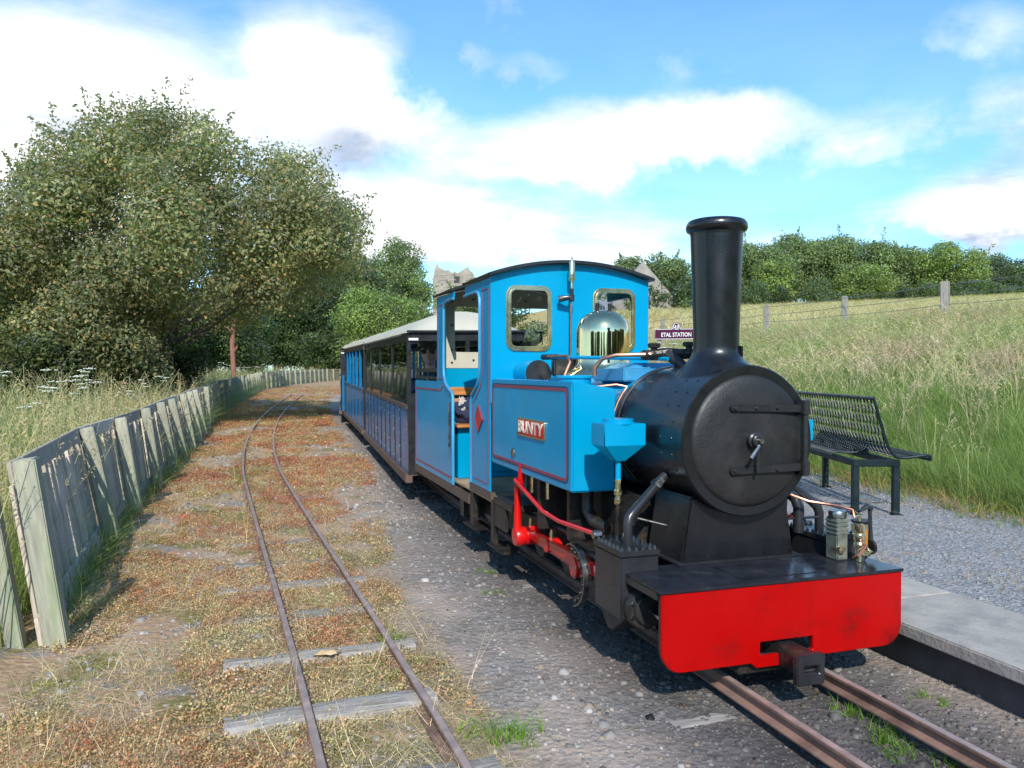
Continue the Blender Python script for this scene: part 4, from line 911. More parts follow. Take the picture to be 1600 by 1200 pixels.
# ------------------------------------------------------------ carriages
def carriage(L, kind, label, loc, rz, tilt=0, grad=0):
    T = empty('passenger_carriage', loc, rot=(grad, tilt, rz)); tag(T, label, 'railway carriage', 'blue carriages behind the locomotive')
    HW = .578; zb, zw, ze, zr = .21, .845, 1.465, 1.560
    B = lambda m, n, mt, p=T, bv=.003, **k: m.build(n, mt, p, bv, **k)
    PB = SATIN if kind == 1 else BLUE2; apex = 1.765
    Rr = (HW**2+(apex-zr)**2)/(2*(apex-zr)); zc = apex-Rr; a = math.degrees(math.asin((HW+.02)/Rr))
    up = arc(0, zc, Rr+.008, 90-a, 90+a, 24); lo = arc(0, zc, Rr-.012, 90+a, 90-a, 24)
    B(MB().prism(up+lo, .32, L-.20, 'y'), 'roof', ROOFC, bv=0)
    for y0, y1 in ((.3199, -.03), (L-.2001, L+.03)):
        n = len(up); fr = [(x*(1 if i not in (0, n-1) else 1), y1, zr-.012+(z-zr)*.10) for i, (x, z) in enumerate(up)]; md = [(x, y0*.35+y1*.65, zr-.012+(z-zr+.012)*.62) for x, z in up]; bk = [(x, y0, z) for x, z in up]
        vs = bk+md+fr; fs = [(r*n+i, r*n+i+1, (r+1)*n+i+1, (r+1)*n+i) for r in (0, 1) for i in range(n-1)]
        B(MB().add(vs, fs), 'roof_end', ROOFC, bv=0)
    B(MB().box(-HW+.01, HW-.01, .01, L-.01, .20, .23), 'floor', WOODF, bv=0)
    B(MB().box(-.32, .32, -.05, L+.05, .13, .195), 'underframe', GRIME_SHADE, bv=.004)
    for s in (-1, 1):
        def bx(x0, x1, *r): return MB().box(*sorted((s*x0, s*x1)), *r)
        B(bx(HW-.03, HW+.035, 0, L, .13, .207), 'step_board', BROWN, bv=.004)
        B(bx(HW-.025, HW+.002, .0, L, ze, zr+.005), 'eave_board', SATIN if kind == 1 else BROWN, bv=.003)
        B(bx(HW-.025, HW+.010, .06, L-.06, zw-.02, zw+.018), 'waist_rail', BROWN if kind == 1 else BLUE2, bv=.003)
        if kind == 1:
            wy = [.0, 1.30, 2.58, 3.82, L]
            for k, y in enumerate(wy):
                w = .05 if k in (0, 4) else .022
                y0, y1 = (y, y+.07) if k == 0 else (y-.06, y) if k == 4 else (y-w, y+w)
                B(bx(HW-.03, HW+(.004 if k in (0, 4) else 0), y0, y1, zw+.019 if k not in (0, 4) else .208, ze-.001), 'window_pillar' if k not in (0, 4) else 'corner_post', SATIN, bv=.003)
            for y0, y1 in zip(wy, wy[1:]): B(bx(HW-.016, HW-.012, y0+.03, y1-.03, zw+.02, ze-.002), 'window_pane', GLASS, bv=0)
            ribs = [.07, .62]+[.62+.46*k for k in range(1, 9)]+[L-.06]
            ribs = [r for r in ribs if r <= L-.05]
            for y0, y1 in zip(ribs, ribs[1:]): B(bx(HW-.02, HW, y0+.002, y1-.002, .208, zw-.021), 'side_panel', BLUE2, bv=.002)
            for y in ribs[1:-1]:
                rb = B(bx(HW-.001, HW+.008, y-.013, y+.013, .208, zw-.021), 'side_strap', SATIN, bv=.002)
                m = MB()
                for z in (.28, .42, .56, .70, .79): m.lathe([(.006, HW+.008), (.005, HW+.012), (0, HW+.0135)] if s > 0 else [(0, -HW-.0135), (.005, -HW-.012), (.006, -HW-.008)], (0, y, z), 'x', 6)
                B(m, 'rivets', STEEL, rb, bv=0)
        else:
            n = 6; st = (L-.06)/n
            for k in range(n+1):
                y = .03+st*k
                B(bx(HW-.035, HW+.004, y-.03, y+.03, .208, ze-.001), 'door_pillar' if 0 < k < n else 'corner_post', BLUE2 if 0 < k < n else SATIN, bv=.003)
            for k in range(n):
                y0, y1 = .06+st*k, st*(k+1)
                d = B(bx(HW-.022, HW-.002, y0+.003, y1-.003, .215, zw-.03), 'door', BLUE2, bv=.003)
                B(bx(HW-.002, HW+.012, y0+.02, y0+.09, zw-.075, zw-.055), 'door_hinge', SATIN, d, bv=.001)
    # ends
    for y0, y1 in ((0, .02), (L-.02, L)):
        B(MB().box(-HW+.03, HW-.03, y0, y1, .208, .98), 'end_panel', BLUE2 if kind == 2 else SATIN, bv=.003)
        B(MB().box(-HW+.03, HW-.03, y0, y1, 1.472, 1.545), 'end_header', SATIN, bv=0)
        B(MB().box(-.02, .02, y0, y1, .981, 1.471), 'end_mullion', SATIN, bv=.002)
        for s in (-1, 1):
            if kind == 2 or y0 > 1: B(MB().box(*sorted((s*(HW-.03), s*(HW-.13))), y0, y1, .981, 1.471), 'end_pillar', SATIN, bv=.002)
            B(MB().box(*sorted((s*.021, s*(HW-.031))), y0+.008, y0+.012, .981, 1.471), 'end_pane', GLASS, bv=0)
    B(MB().box(-HW-.005, HW+.005, -.032, -.012, 1.553, 1.573), 'roof_edge', SATIN, bv=.002)
    B(MB().box(-HW+.01, -HW+.10, -.012, -.002, 1.478 if kind == 1 else 1.45, 1.500 if kind == 1 else 1.475), 'number_label', WHITE, bv=.001)
    # seats across
    y = .22
    while y < L-.5:
        st = B(MB().box(-.50, .50, y, y+.34, .50, .53), 'bench_seat', WOODO, bv=.004)
        B(MB().box(-.50, .50, y+.34, y+.365, .53, .98), 'seat_back', SATIN, st, bv=.004)
        B(MB().box(-.46, .46, y+.05, y+.30, .231, .50), 'seat_base', SATIN, st, bv=0)
        y += .95
    for yy in (.7, L-.7):
        for s in (-1, 1):
            w = B(MB().lathe([(.11, -.025), (.13, -.02), (.13, .015), (.145, .02), (.145, .028), (.1, .03)], (s*.205, yy, .133), 'x', 24), 'wheel', STEEL, bv=0)
            B(MB().lathe([(0, -.01), (.109, -.01), (.109, .01), (0, .01)], (s*.205, yy, .133), 'x', 24), 'wheel_centre', GRIME_SHADE, w, bv=0)
            B(MB().box(*sorted((s*.25, s*.33)), yy-.12, yy+.12, .07, .20), 'axle_box', GRIME_SHADE, bv=.004)
    return T
C1 = carriage(4.78, 1, 'first carriage behind the locomotive, dark framed glass windows over strapped blue panels, cream roof', (1.955, 7.34, .0), R(-2.6), R(-.8), R(.63))
C2 = carriage(4.70, 2, 'second carriage with open sides between blue pillars, cream roof', (2.185, 12.40, g(12.4)), R(-2.4), R(-.4), R(.63))
C3 = carriage(4.70, 2, 'last visible carriage, mostly hidden, angled behind the open sided one', (2.33, 17.42, g(17.4)), R(-5.8), 0, R(.63))

# ------------------------------------------------------------ guard sitting in the first carriage
def skin_obj(name, verts, edges, radii, mt, parent, root=0, sub=1):
    me = bpy.data.meshes.new(name); me.from_pydata(verts, edges, []); o = bpy.data.objects.new(name, me); col.objects.link(o); o.parent = parent
    sk = o.modifiers.new('skin', 'SKIN'); sk.use_smooth_shade = True
    for i, r in enumerate(radii):
        v = me.skin_vertices[0].data[i]; v.radius = (r, r) if not isinstance(r, tuple) else r; v.use_root = (i == root)
    s = o.modifiers.new('sub', 'SUBSURF'); s.levels = sub; s.render_levels = sub
    me.materials.append(mt); return o
def guard():
    T = empty('person', (1.655, 7.74, .245)); tag(T, 'seated man in black cap and sunglasses looking out of the first carriage', 'person')
    V = [(0, .02, .36), (0, .03, .55), (0, .04, .72), (0, .04, .86), (0, .03, .93)]; E_ = [(0, 1), (1, 2), (2, 3), (3, 4)]; Rd = [(.15, .11), (.14, .10), (.165, .105), (.075, .07), (.052, .052)]
    def chain(start, pts, rs):
        prev = start
        for p, r in zip(pts, rs): V.append(p); Rd.append(r); E_.append((prev, len(V)-1)); prev = len(V)-1
        return prev
    for s in (-1, 1):
        h = chain(2, [(s*.17, .04, .79), (s*.22, .0, .62), (s*.21, -.10, .50), (s*.14, -.22, .45), (s*.12, -.26, .45)], [.06, .048, .042, .032, .034])
        for k, (dx, l) in enumerate(((-.03, .06), (-.01, .075), (.01, .072), (.028, .058))): chain(h, [(s*.12+dx, -.28, .445), (s*.12+dx, -.28-l*.5, .43), (s*.12+dx, -.28-l*.7, .41)], [.010, .009, .008])
        chain(h, [(s*.12-s*.04, -.26, .46), (s*.12-s*.055, -.29, .465)], [.011, .009])
        chain(0, [(s*.10, -.02, .33), (s*.12, -.29, .34), (s*.12, -.31, .06), (s*.12, -.36, .05)], [.095, .065, .045, .035])
    skin_obj('body', V, E_, Rd, SHIRT, T, 0, 1)
    # head
    hd = bmesh.new(); bmesh.ops.create_uvsphere(hd, u_segments=28, v_segments=22, radius=1)
    for v in hd.verts:
        x, y, z = v.co; 
        w = 1-.22*max(0, -z)**1.5
        v.co = (x*.078*w, y*.098*(1-.12*max(0, -z)), z*.125)
        if y < -.6:
            n = math.exp(-(x/.22)**2-((z+.08)/.25)**2); v.co.y -= .028*n
            b = math.exp(-(x/.5)**2-((z-.28)/.14)**2); v.co.y -= .008*b
            m_ = math.exp(-(x/.32)**2-((z+.48)/.07)**2); v.co.y += .006*m_
            ch = math.exp(-(x/.4)**2-((z+.78)/.2)**2); v.co.y -= .012*ch
    for f in hd.faces: f.smooth = True
    me = bpy.data.meshes.new('head'); hd.to_mesh(me); hd.free(); me.materials.append(SKIN)
    h = bpy.data.objects.new('head', me); col.objects.link(h); h.parent = T; h.location = (0, .01, 1.105); h.rotation_euler = (0, 0, R(-22))
    MB().tube([(0, .02, -.17), (0, .015, -.08)], [.055, .052], 16).build('neck', SKIN, h)
    for s in (-1, 1): MB().lathe([(0, -.006), (.018, -.004), (.02, .004), (0, .006)], (s*.078, .005, -.01), 'x', 12).build('ear', SKIN, h)
    m = MB()
    for s in (-1, 1): m.prism(rrect(s*.034-.031, s*.034+.031, .002, .044, .012, 4), -.103, -.095, 'y')
    m.box(-.008, .008, -.103, -.098, .03, .036); m.box(-.0785, -.0745, -.10, .0, .028, .036); m.box(.0745, .0785, -.10, .0, .028, .036)
    m.build('sunglasses', SUNG, h, .002)
    c = MB().lathe([(.088, .045), (.092, .06), (.104, .10), (.107, .115), (.09, .13), (0, .137)], (0, 0.005, 0), 'z', 28); c.build('cap', CAPM, h)
    MB().prism(arc(0, -.02, .088, 190, 350, 12)+[(.07, -.085), (0, -.135), (-.07, -.085)][0:0]+arc(0, -.05, .098, 350, 190, 12), .044, .052, 'z').build('cap_peak', SUNG, h)
    m = MB(); m.add([(-.02, -.075, .86), (-.075, -.06, .90), (-.05, -.085, .78)], [(0, 1, 2)]).add([(.02, -.075, .86), (.075, -.06, .90), (.05, -.085, .78)], [(0, 2, 1)])
    o = m.build('collar', SHIRTW, T); sm = o.modifiers.new('t', 'SOLIDIFY'); sm.thickness = .012
guard()
# rucksack and cloth on the cab seat
def lump(name, loc, rad, mt, amp=.25, seed=0, label=None, cat=None, parent=None, sub=4):
    bm = bmesh.new(); bmesh.ops.create_icosphere(bm, subdivisions=sub, radius=1)
    for v in bm.verts:
        d = 1+amp*mnoise.noise(v.co*1.7+Vector((seed, 0, 0)))+amp*.5*mnoise.noise(v.co*5+Vector((seed, 3, 0)))
        v.co = Vector((v.co.x*rad[0], v.co.y*rad[1], v.co.z*rad[2]))*d
    for f in bm.faces: f.smooth = True
    me = bpy.data.meshes.new(name); bm.to_mesh(me); bm.free(); me.materials.append(mt)
    o = bpy.data.objects.new(name, me); col.objects.link(o); o.location = loc; o.parent = parent
    if label: tag(o, label, cat)
    return o
bag = empty('bag', (1.57, 5.86, .786)); tag(bag, 'crumpled navy bag lying on the wooden cab seat', 'bag')
lump('bag_body', (0, 0, .085), (.16, .12, .09), BAGB, .35, 1, parent=bag); lump('bag_flap', (.06, .03, .15), (.08, .07, .05), BAGB, .35, 4, parent=bag)
lump('rag', (1.50, 5.84, .90), (.04, .05, .075), BAGW, .5, 8, 'pale crumpled rag on top of the navy bag in the cab', 'rag')

# ------------------------------------------------------------ bench on the platform
def bench():
    ang = R(-20); T = empty('mesh_bench', (4.28, 4.82, .10), ang); tag(T, 'dark green metal mesh bench on the gravel platform beside the smokebox', 'bench')
    B = lambda m, n, p=T, bv=.003: m.build(n, BENCHM, p, bv)
    Lg = 1.45; Wd = .30; zt = .415
    # local: y along bench away from camera, x across
    for y in (0, Lg):
        for x in (0, Wd):
            B(MB().box(x-.024, x+.024, y-.024, y+.024, 0, zt-.05), 'leg'); B(MB().box(x-.05, x+.05, y-.04, y+.04, 0, .006), 'foot_plate')
        B(MB().box(-.025, Wd+.025, y-.025, y+.025, zt-.05, zt), 'cross_beam', bv=.005)
    B(MB().box(-.022, .022, .026, Lg-.026, zt-.048, zt-.002), 'long_beam'); B(MB().box(Wd-.022, Wd+.022, .026, Lg-.026, zt-.048, zt-.002), 'long_beam')
    # profile of the mesh seat: (x,z): top of back -> bend -> seat -> rolled lip
    def prof_pts(P, n):
        P = [Vector(p) for p in P]; S = [0]
        for a, b in zip(P, P[1:]): S.append(S[-1]+(b-a).length)
        out = []
        for k in range(n+1):
            s = S[-1]*k/n; i = max(j for j in range(len(S)) if S[j] <= s+1e-9); i = min(i, len(P)-2); t = (s-S[i])/(S[i+1]-S[i]); out.append(P[i].lerp(P[i+1], t))
        return out
    right = [(.125, .875), (.165, .74), (.205, .60), (.225, .54), (.25, .485), (.275, .452), (.31, .432), (.39, .434), (.46, .446), (.51, .454), (.54, .450), (.55, .438), (.545, .42)]
    left = [(.245, .53), (.20, .475), (.14, .443), (.06, .432), (-.02, .442), (-.06, .438), (-.075, .418)]
    def meshpanel(P, name, y0, y1, ny, rr=.0042):
        q = prof_pts(P, 26); m = MB(); 
        def at(u, y):
            f = u*26; i = min(int(f), 25); p = q[i].lerp(q[i+1], f-i); return (p.x, y, p.y)
        span = y1-y0; step = span/ny
        cells = 4.5
        for d in (1, -1):
            for k in range(-int(cells*2), ny+int(cells*2)+1):
                pts = []
                for j in range(27):
                    u = j/26; y = y0+step*(k+d*cells*(u-.5)*1.0)
                    if y0 <= y <= y1: pts.append(at(u, y))
                if len(pts) > 2: m.tube(pts, rr, 4, False)
        B(m, name, bv=0)
        B(MB().tube([at(0, y0), at(0, y1)], .013, 8), 'mesh_rim', bv=0); B(MB().tube([at(1, y0), at(1, y1)], .013, 8), 'mesh_rim', bv=0)
        for y in (y0, y1): B(MB().tube([at(j/26, y) for j in range(27)], .012, 8), 'mesh_rim', bv=0)
        return at
    meshpanel(right, 'mesh_seat', -.02, Lg+.45, 30, .0044)
    # second row of curved slats on the left side
    q = prof_pts(left, 14)
    for k in range(22):
        y = .30+k*.052
        if y < Lg: B(MB().tube([(p.x, y, p.y) for p in q], .0065, 6), 'seat_slat', bv=0)
    B(MB().tube([(.245, .0, .535), (.245, Lg, .535)], .008, 8), 'slat_rod', bv=0)
    for y in (.40, Lg-.35): B(MB().box(.14, .26, y-.015, y+.015, zt-.002, .46), 'seat_bracket')
bench()

# ------------------------------------------------------------ station name board
def sign():
    a = Vector((8.36, 15.55)); b = Vector((9.13, 15.0)); d = (b-a); Wd = d.length; ang = math.atan2(d.y, d.x)
    z0 = 1.875; T = empty('station_sign', ((a.x+b.x)/2, (a.y+b.y)/2, float(hz(8.7, 15.3)))); T.rotation_euler = (0, 0, ang)
    tag(T, 'maroon station name board reading ETAL STATION on two wooden posts', 'sign')
    zz = z0-T.location.z; h = Wd/2; H = .235
    dome_ = arc(0, zz+H-.01, .125, 0, 180, 14)
    outl = [(-h, zz), (h, zz), (h, zz+H)]+[(.10, zz+H)]+[(x*.78, z0_*1.0+.03*math.sin(R(180*i/14))) for i, (x, z0_) in enumerate(dome_)]+[(-.10, zz+H), (-h, zz+H)]
    bd = MB().prism(outl, -.015, .015, 'y').build('board', SIGNM, T, 0)
    MB().strip([(-h+.012, zz+.012), (h-.012, zz+.012), (h-.012, zz+H-.012), (.095, zz+H-.012)]+[(x*.70, z+.02*math.sin(R(180*i/14))) for i, (x, z) in enumerate(arc(0, zz+H-.015, .118, 8, 172, 14))]+[(-.095, zz+H-.012), (-h+.012, zz+H-.012)], .010, -.0185, -.0155, 'y', True).build('border_line', WHITE, bd)
    M = Matrix.Translation((0, -.018, zz+.10)) @ Matrix.Rotation(PI/2, 4, 'X')
    text_mesh('lettering', 'ETAL STATION', WHITE, bd, .125, .78, M, .002, .0015)
    M = Matrix.Translation((0, -.018, zz+H+.022)) @ Matrix.Rotation(PI/2, 4, 'X')
    text_mesh('emblem_lettering', 'HLR', WHITE, bd, .135, .50, M, .002, .0015)
    for x in (-h+.10, h-.08): MB().box(x-.04, x+.04, .016, .07, -.3, zz+H-.03).build('post', POSTG, T, .004)
sign()

# ------------------------------------------------------------ numpy scatter helpers
def scatter(name, TV, TF, pos, rotz, scl, colr, mt, parent=None, tilt=None, tcol=None, smooth=False):
    """TV (nv,3) template or list of templates chosen at random"""
    Ts = TV if isinstance(TV, list) else [TV]; Fs = TF if isinstance(TF, list) else [TF]; TC = tcol if isinstance(tcol, list) else [tcol]*len(Ts)
    pick = rng.integers(0, len(Ts), len(pos)); Vs = []; F_ = []; Cs = []; off = 0
    scl = np.asarray(scl); scl = scl if scl.ndim == 2 else np.stack([scl]*3, -1)
    for k, (tv, tf) in enumerate(zip(Ts, Fs)):
        idx = np.where(pick == k)[0]
        if not len(idx): continue
        tv = np.asarray(tv, np.float32); P = pos[idx][:, None, :]; S = scl[idx][:, None, :]; v = tv[None]*S
        if tilt is not None:
            tx = tilt[idx]; cx, sx = np.cos(tx)[:, None], np.sin(tx)[:, None]
            y = v[..., 1]*cx-v[..., 2]*sx; z = v[..., 1]*sx+v[..., 2]*cx; v = np.stack([v[..., 0], y, z], -1)
        c, s = np.cos(rotz[idx])[:, None], np.sin(rotz[idx])[:, None]
        v = np.stack([v[..., 0]*c-v[..., 1]*s, v[..., 0]*s+v[..., 1]*c, v[..., 2]], -1)+P
        n = len(idx); nv = len(tv); Vs.append(v.reshape(-1, 3)); F_.append((np.asarray(tf)[None]+(np.arange(n)*nv)[:, None, None]+off).reshape(-1, len(tf[0]))); off += n*nv
        cc = np.repeat(colr[idx], nv, axis=0)
        if TC[k] is not None: cc = cc*np.tile(TC[k], (n, 1))
        Cs.append(cc)
    return fromnp(name, np.concatenate(Vs), np.concatenate(F_), mt, parent, smooth, np.concatenate(Cs))
def tuft(nb, h, spread, w, lean=.35, seg=3):
    V = []; F = []; C = []
    for b in range(nb):
        a = random.uniform(0, 2*PI); r = random.uniform(0, spread); x, y = r*math.cos(a), r*math.sin(a); hh = h*random.uniform(.55, 1.1)
        la = random.uniform(0, 2*PI); ll = hh*random.uniform(.1, 1)*lean*2; pa = random.uniform(0, PI); wx, wy = math.cos(pa)*w/2, math.sin(pa)*w/2; base = len(V); br = random.uniform(.7, 1.25)
        for k in range(seg+1):
            t = k/seg; cx = x+math.cos(la)*ll*t*t; cy = y+math.sin(la)*ll*t*t; cz = hh*(t-.18*t*t*(ll/hh)); ww = (1-t)*1.0+.08
            V += [(cx-wx*ww, cy-wy*ww, cz), (cx+wx*ww, cy+wy*ww, cz)]; C += [(br, br, br)]*2
        for k in range(seg):
            i = base+2*k; F += [(i, i+1, i+3), (i, i+3, i+2)]
    return np.array(V), np.array(F), np.array(C)
def seedgrass(n, h, spread):
    """stems with feathery heads"""
    V = []; F = []; C = []
    for b in range(n):
        a = random.uniform(0, 2*PI); r = random.uniform(0, spread); x, y = r*math.cos(a), r*math.sin(a); hh = h*random.uniform(.75, 1.1); la = random.uniform(0, 2*PI); ll = hh*random.uniform(.05, .35)
        def P(t): return (x+math.cos(la)*ll*t*t, y+math.sin(la)*ll*t*t, hh*t)
        pa = random.uniform(0, PI); ux, uy = math.cos(pa), math.sin(pa); i0 = len(V)
        for t, w in ((0, .003), (.5, .0022), (.8, .0015), (1, .001)): p = P(t); V += [(p[0]-ux*w, p[1]-uy*w, p[2]), (p[0]+ux*w, p[1]+uy*w, p[2])]; C += [(1, 1, 1)]*2
        for k in range(3): i = i0+2*k; F += [(i, i+1, i+3), (i, i+3, i+2)]
        for q in range(7):
            t = .80+.2*q/6; p = P(t); a2 = random.uniform(0, 2*PI); l = .030*(1.15-(t-.8)*4); i = len(V)
            V += [p, (p[0]+math.cos(a2)*l-.003, p[1]+math.sin(a2)*l, p[2]+l*.9), (p[0]+math.cos(a2)*l+.004, p[1]+math.sin(a2)*l+.003, p[2]+l*.7)]; C += [(1.15, .95, .95)]*3; F.append((i, i+1, i+2))
    return np.array(V), np.array(F), np.array(C)
def split(Ts): return [t[0] for t in Ts], [t[1] for t in Ts], [t[2] for t in Ts]
def P3(X, Y, dz=0): return np.stack([X, Y, hz(X, Y)+dz], -1)
def sample_view(n, amin, amax, rmin, rmax, power=1.0):
    """points in a fan round the camera's place, denser near it"""
    a = np.radians(rng.uniform(amin, amax, n)); r = rmin*(rmax/rmin)**(rng.uniform(0, 1, n)**power)
    return r*np.sin(a), r*np.cos(a), r
def cjit(base, n, v=.2, h=.22): return np.clip(np.array(base)[None]*(1+rng.normal(0, v, (n, 1)))*(1+rng.normal(0, v*h, (n, 3))), 0.004, 1)

# ------------------------------------------------------------ bank grass
def bank_grass():
    T1 = [tuft(9, .50, .07, .006, .5) for _ in range(8)]; T2 = [seedgrass(6, .62, .09) for _ in range(6)]
    X, Y, r = sample_view(90000, 16, 62, 4.5, 34, .85); t = X-bankedge(Y)
    k = (t > .02+.25*rng.uniform(0, 1, len(X))) & (t < 13.5); X, Y, r, t = X[k], Y[k], r[k], t[k]
    n = len(X); patch = vnoise(X, Y, 1.4, 21)+.5*vnoise(X, Y, .5, 22)-.75
    # greener at the foot, paler and drier higher up
    dryness = np.clip((t-1.8)/7+patch*1.2, 0, .9)[:, None]
    green = cjit((.20, .29, .075), n, .24); lime = cjit((.31, .39, .12), n, .18); pale = cjit((.40, .47, .20), n, .18)
    c = green*(1-dryness)+pale*dryness; m = (rng.uniform(0, 1, n) < .35)[:, None]; c = np.where(m & (dryness < .5), lime, c)
    s = (.62+.55*np.clip(t/1.2, 0, 1))*rng.uniform(.7, 1.3, n)*(.85+.4*patch); ws = np.clip(r/7, 1, 3.2)
    z = P3(X, Y, -.02)
    tv, tf, tc = split(T1)
    o = scatter('bank_grass', tv, tf, z, rng.uniform(0, 6.28, n), np.stack([s*ws*.85, s*ws*.85, s], -1), c, GRASSM, None, rng.normal(0, .15, n), tc); tag(o, 'long green grass covering the bank behind the platform', 'grass', kind='stuff')
    q = rng.uniform(0, 1, n) < .13*np.clip((t-.8)/2.5+patch*.8, .04, 1); X, Y, r, t = X[q], Y[q], r[q], t[q]; n = len(X)
    c = cjit((.40, .33, .22), n, .18); pk = (vnoise(X, Y, 1.1, 30) > .5)[:, None]; c = np.where(pk, cjit((.58, .49, .34), n, .15), cjit((.52, .52, .28), n, .15))
    tv, tf, tc = split(T2); s = rng.uniform(.7, 1.15, n); ws = np.clip(r/8, 1, 2.6)
    o = scatter('bank_seed_grass', tv, tf, P3(X, Y), rng.uniform(0, 6.28, n), np.stack([s*ws, s*ws, s], -1), c, GRASSM, None, rng.normal(0, .12, n), tc); tag(o, 'pale seeding grass stems standing among the green grass of the bank', 'grass', kind='stuff')
    # dry field beyond the crest
    X, Y, r = sample_view(16000, 22, 60, 18, 100, .9); t = X-bankedge(Y); k = (t > 11.5); X, Y, r = X[k], Y[k], r[k]; n = len(X)
    tv, tf, tc = split([tuft(7, .42, .16, .012, .4, 2) for _ in range(5)]); ws = np.clip(r/16, 1, 5)
    o = scatter('dry_field_grass', tv, tf, P3(X, Y, -.03), rng.uniform(0, 6.28, n), np.stack([ws, ws, np.clip(ws*.45, .8, 1.3)], -1), cjit((.60, .52, .30), n, .14), GRASSM, None, rng.normal(0, .1, n), tc); tag(o, 'dry tan hay grass of the field beyond the bank', 'grass', kind='stuff')
    # straw at the foot of the bank
    Y = rng.uniform(2, 12, 1100); X = bankedge(Y)+rng.normal(-.05, .16, len(Y)); n = len(X)
    tv, tf, tc = split([tuft(7, .13, .07, .004, 1.4, 3) for _ in range(5)])
    z = np.stack([X, Y, np.maximum(hz(X, Y), .10)], -1); cc = np.where((rng.uniform(0, 1, n) < .45)[:, None], cjit((.40, .26, .10), n, .2), cjit((.16, .23, .04), n, .2))
    o = scatter('straw_verge', tv, tf, z, rng.uniform(0, 6.28, n), rng.uniform(.6, 1.6, n), cc, GRASSM, None, rng.normal(0, .3, n), tc); tag(o, 'dry straw and short grass along the edge of the gravel', 'grass', kind='stuff')
bank_grass()

# ------------------------------------------------------------ grass left of the fence
def left_grass():
    T1 = [tuft(9, .55, .08, .006, .45) for _ in range(8)]; T2 = [seedgrass(5, .95, .09) for _ in range(6)]
    Y = 2.2*(62/2.2)**(rng.uniform(0, 1, 26000)**.8); X = fx(Y)-.2-np.abs(rng.uniform(0, 1, len(Y)))**1.3*(3+Y*.28); n = len(X); r = np.hypot(X, Y); d = fx(Y)-X
    patch = vnoise(X, Y, 1.3, 41); dr = np.clip((patch-.35)*1.3+.25*(Y > 4), 0, 1)[:, None]
    c = cjit((.20, .32, .06), n, .25)*(1-dr)+cjit((.44, .44, .20), n, .2)*dr; ws = np.clip(r/6, 1, 4); s = rng.uniform(.7, 1.35, n)*np.clip(.55+d*.55, .6, 1.15)*np.where(Y < 4.2, .45, 1)
    tv, tf, tc = split(T1); o = scatter('meadow_grass', tv, tf, P3(X, Y, -.02), rng.uniform(0, 6.28, n), np.stack([s*ws*.9, s*ws*.9, s], -1), c, GRASSM, None, rng.normal(0, .16, n), tc); tag(o, 'tall green and straw coloured grass behind the wooden fence', 'grass', kind='stuff')
    q = (rng.uniform(0, 1, n) < .11) & (Y > 3.6); X, Y, r = X[q], Y[q], r[q]; n = len(X); tv, tf, tc = split(T2); ws = np.clip(r/7, 1, 3)
    o = scatter('meadow_seed_grass', tv, tf, P3(X, Y), rng.uniform(0, 6.28, n), np.stack([ws, ws, rng.uniform(.6, 1.15, n)], -1), cjit((.48, .43, .24), n, .15), GRASSM, None, rng.normal(0, .12, n), tc); tag(o, 'pale seeding grass stems behind the wooden fence', 'grass', kind='stuff')
    # grass pushing through the palings
    Y = rng.uniform(4.2, 12, 260); X = fx(Y)-.02+rng.normal(0, .05, len(Y)); n = len(X); tv, tf, tc = split([tuft(6, .34, .05, .005, .9, 4) for _ in range(5)])
    o = scatter('fence_foot_grass', tv, tf, P3(X, Y, -.01), rng.uniform(0, 6.28, n), rng.uniform(.4, 1.2, n), np.where((rng.uniform(0, 1, n) < .4)[:, None], cjit((.34, .32, .12), n, .2), cjit((.14, .24, .04), n, .25)), GRASSM, None, rng.normal(0, .3, n), tc); tag(o, 'grass growing through the foot of the wooden fence', 'grass', kind='stuff')
left_grass()

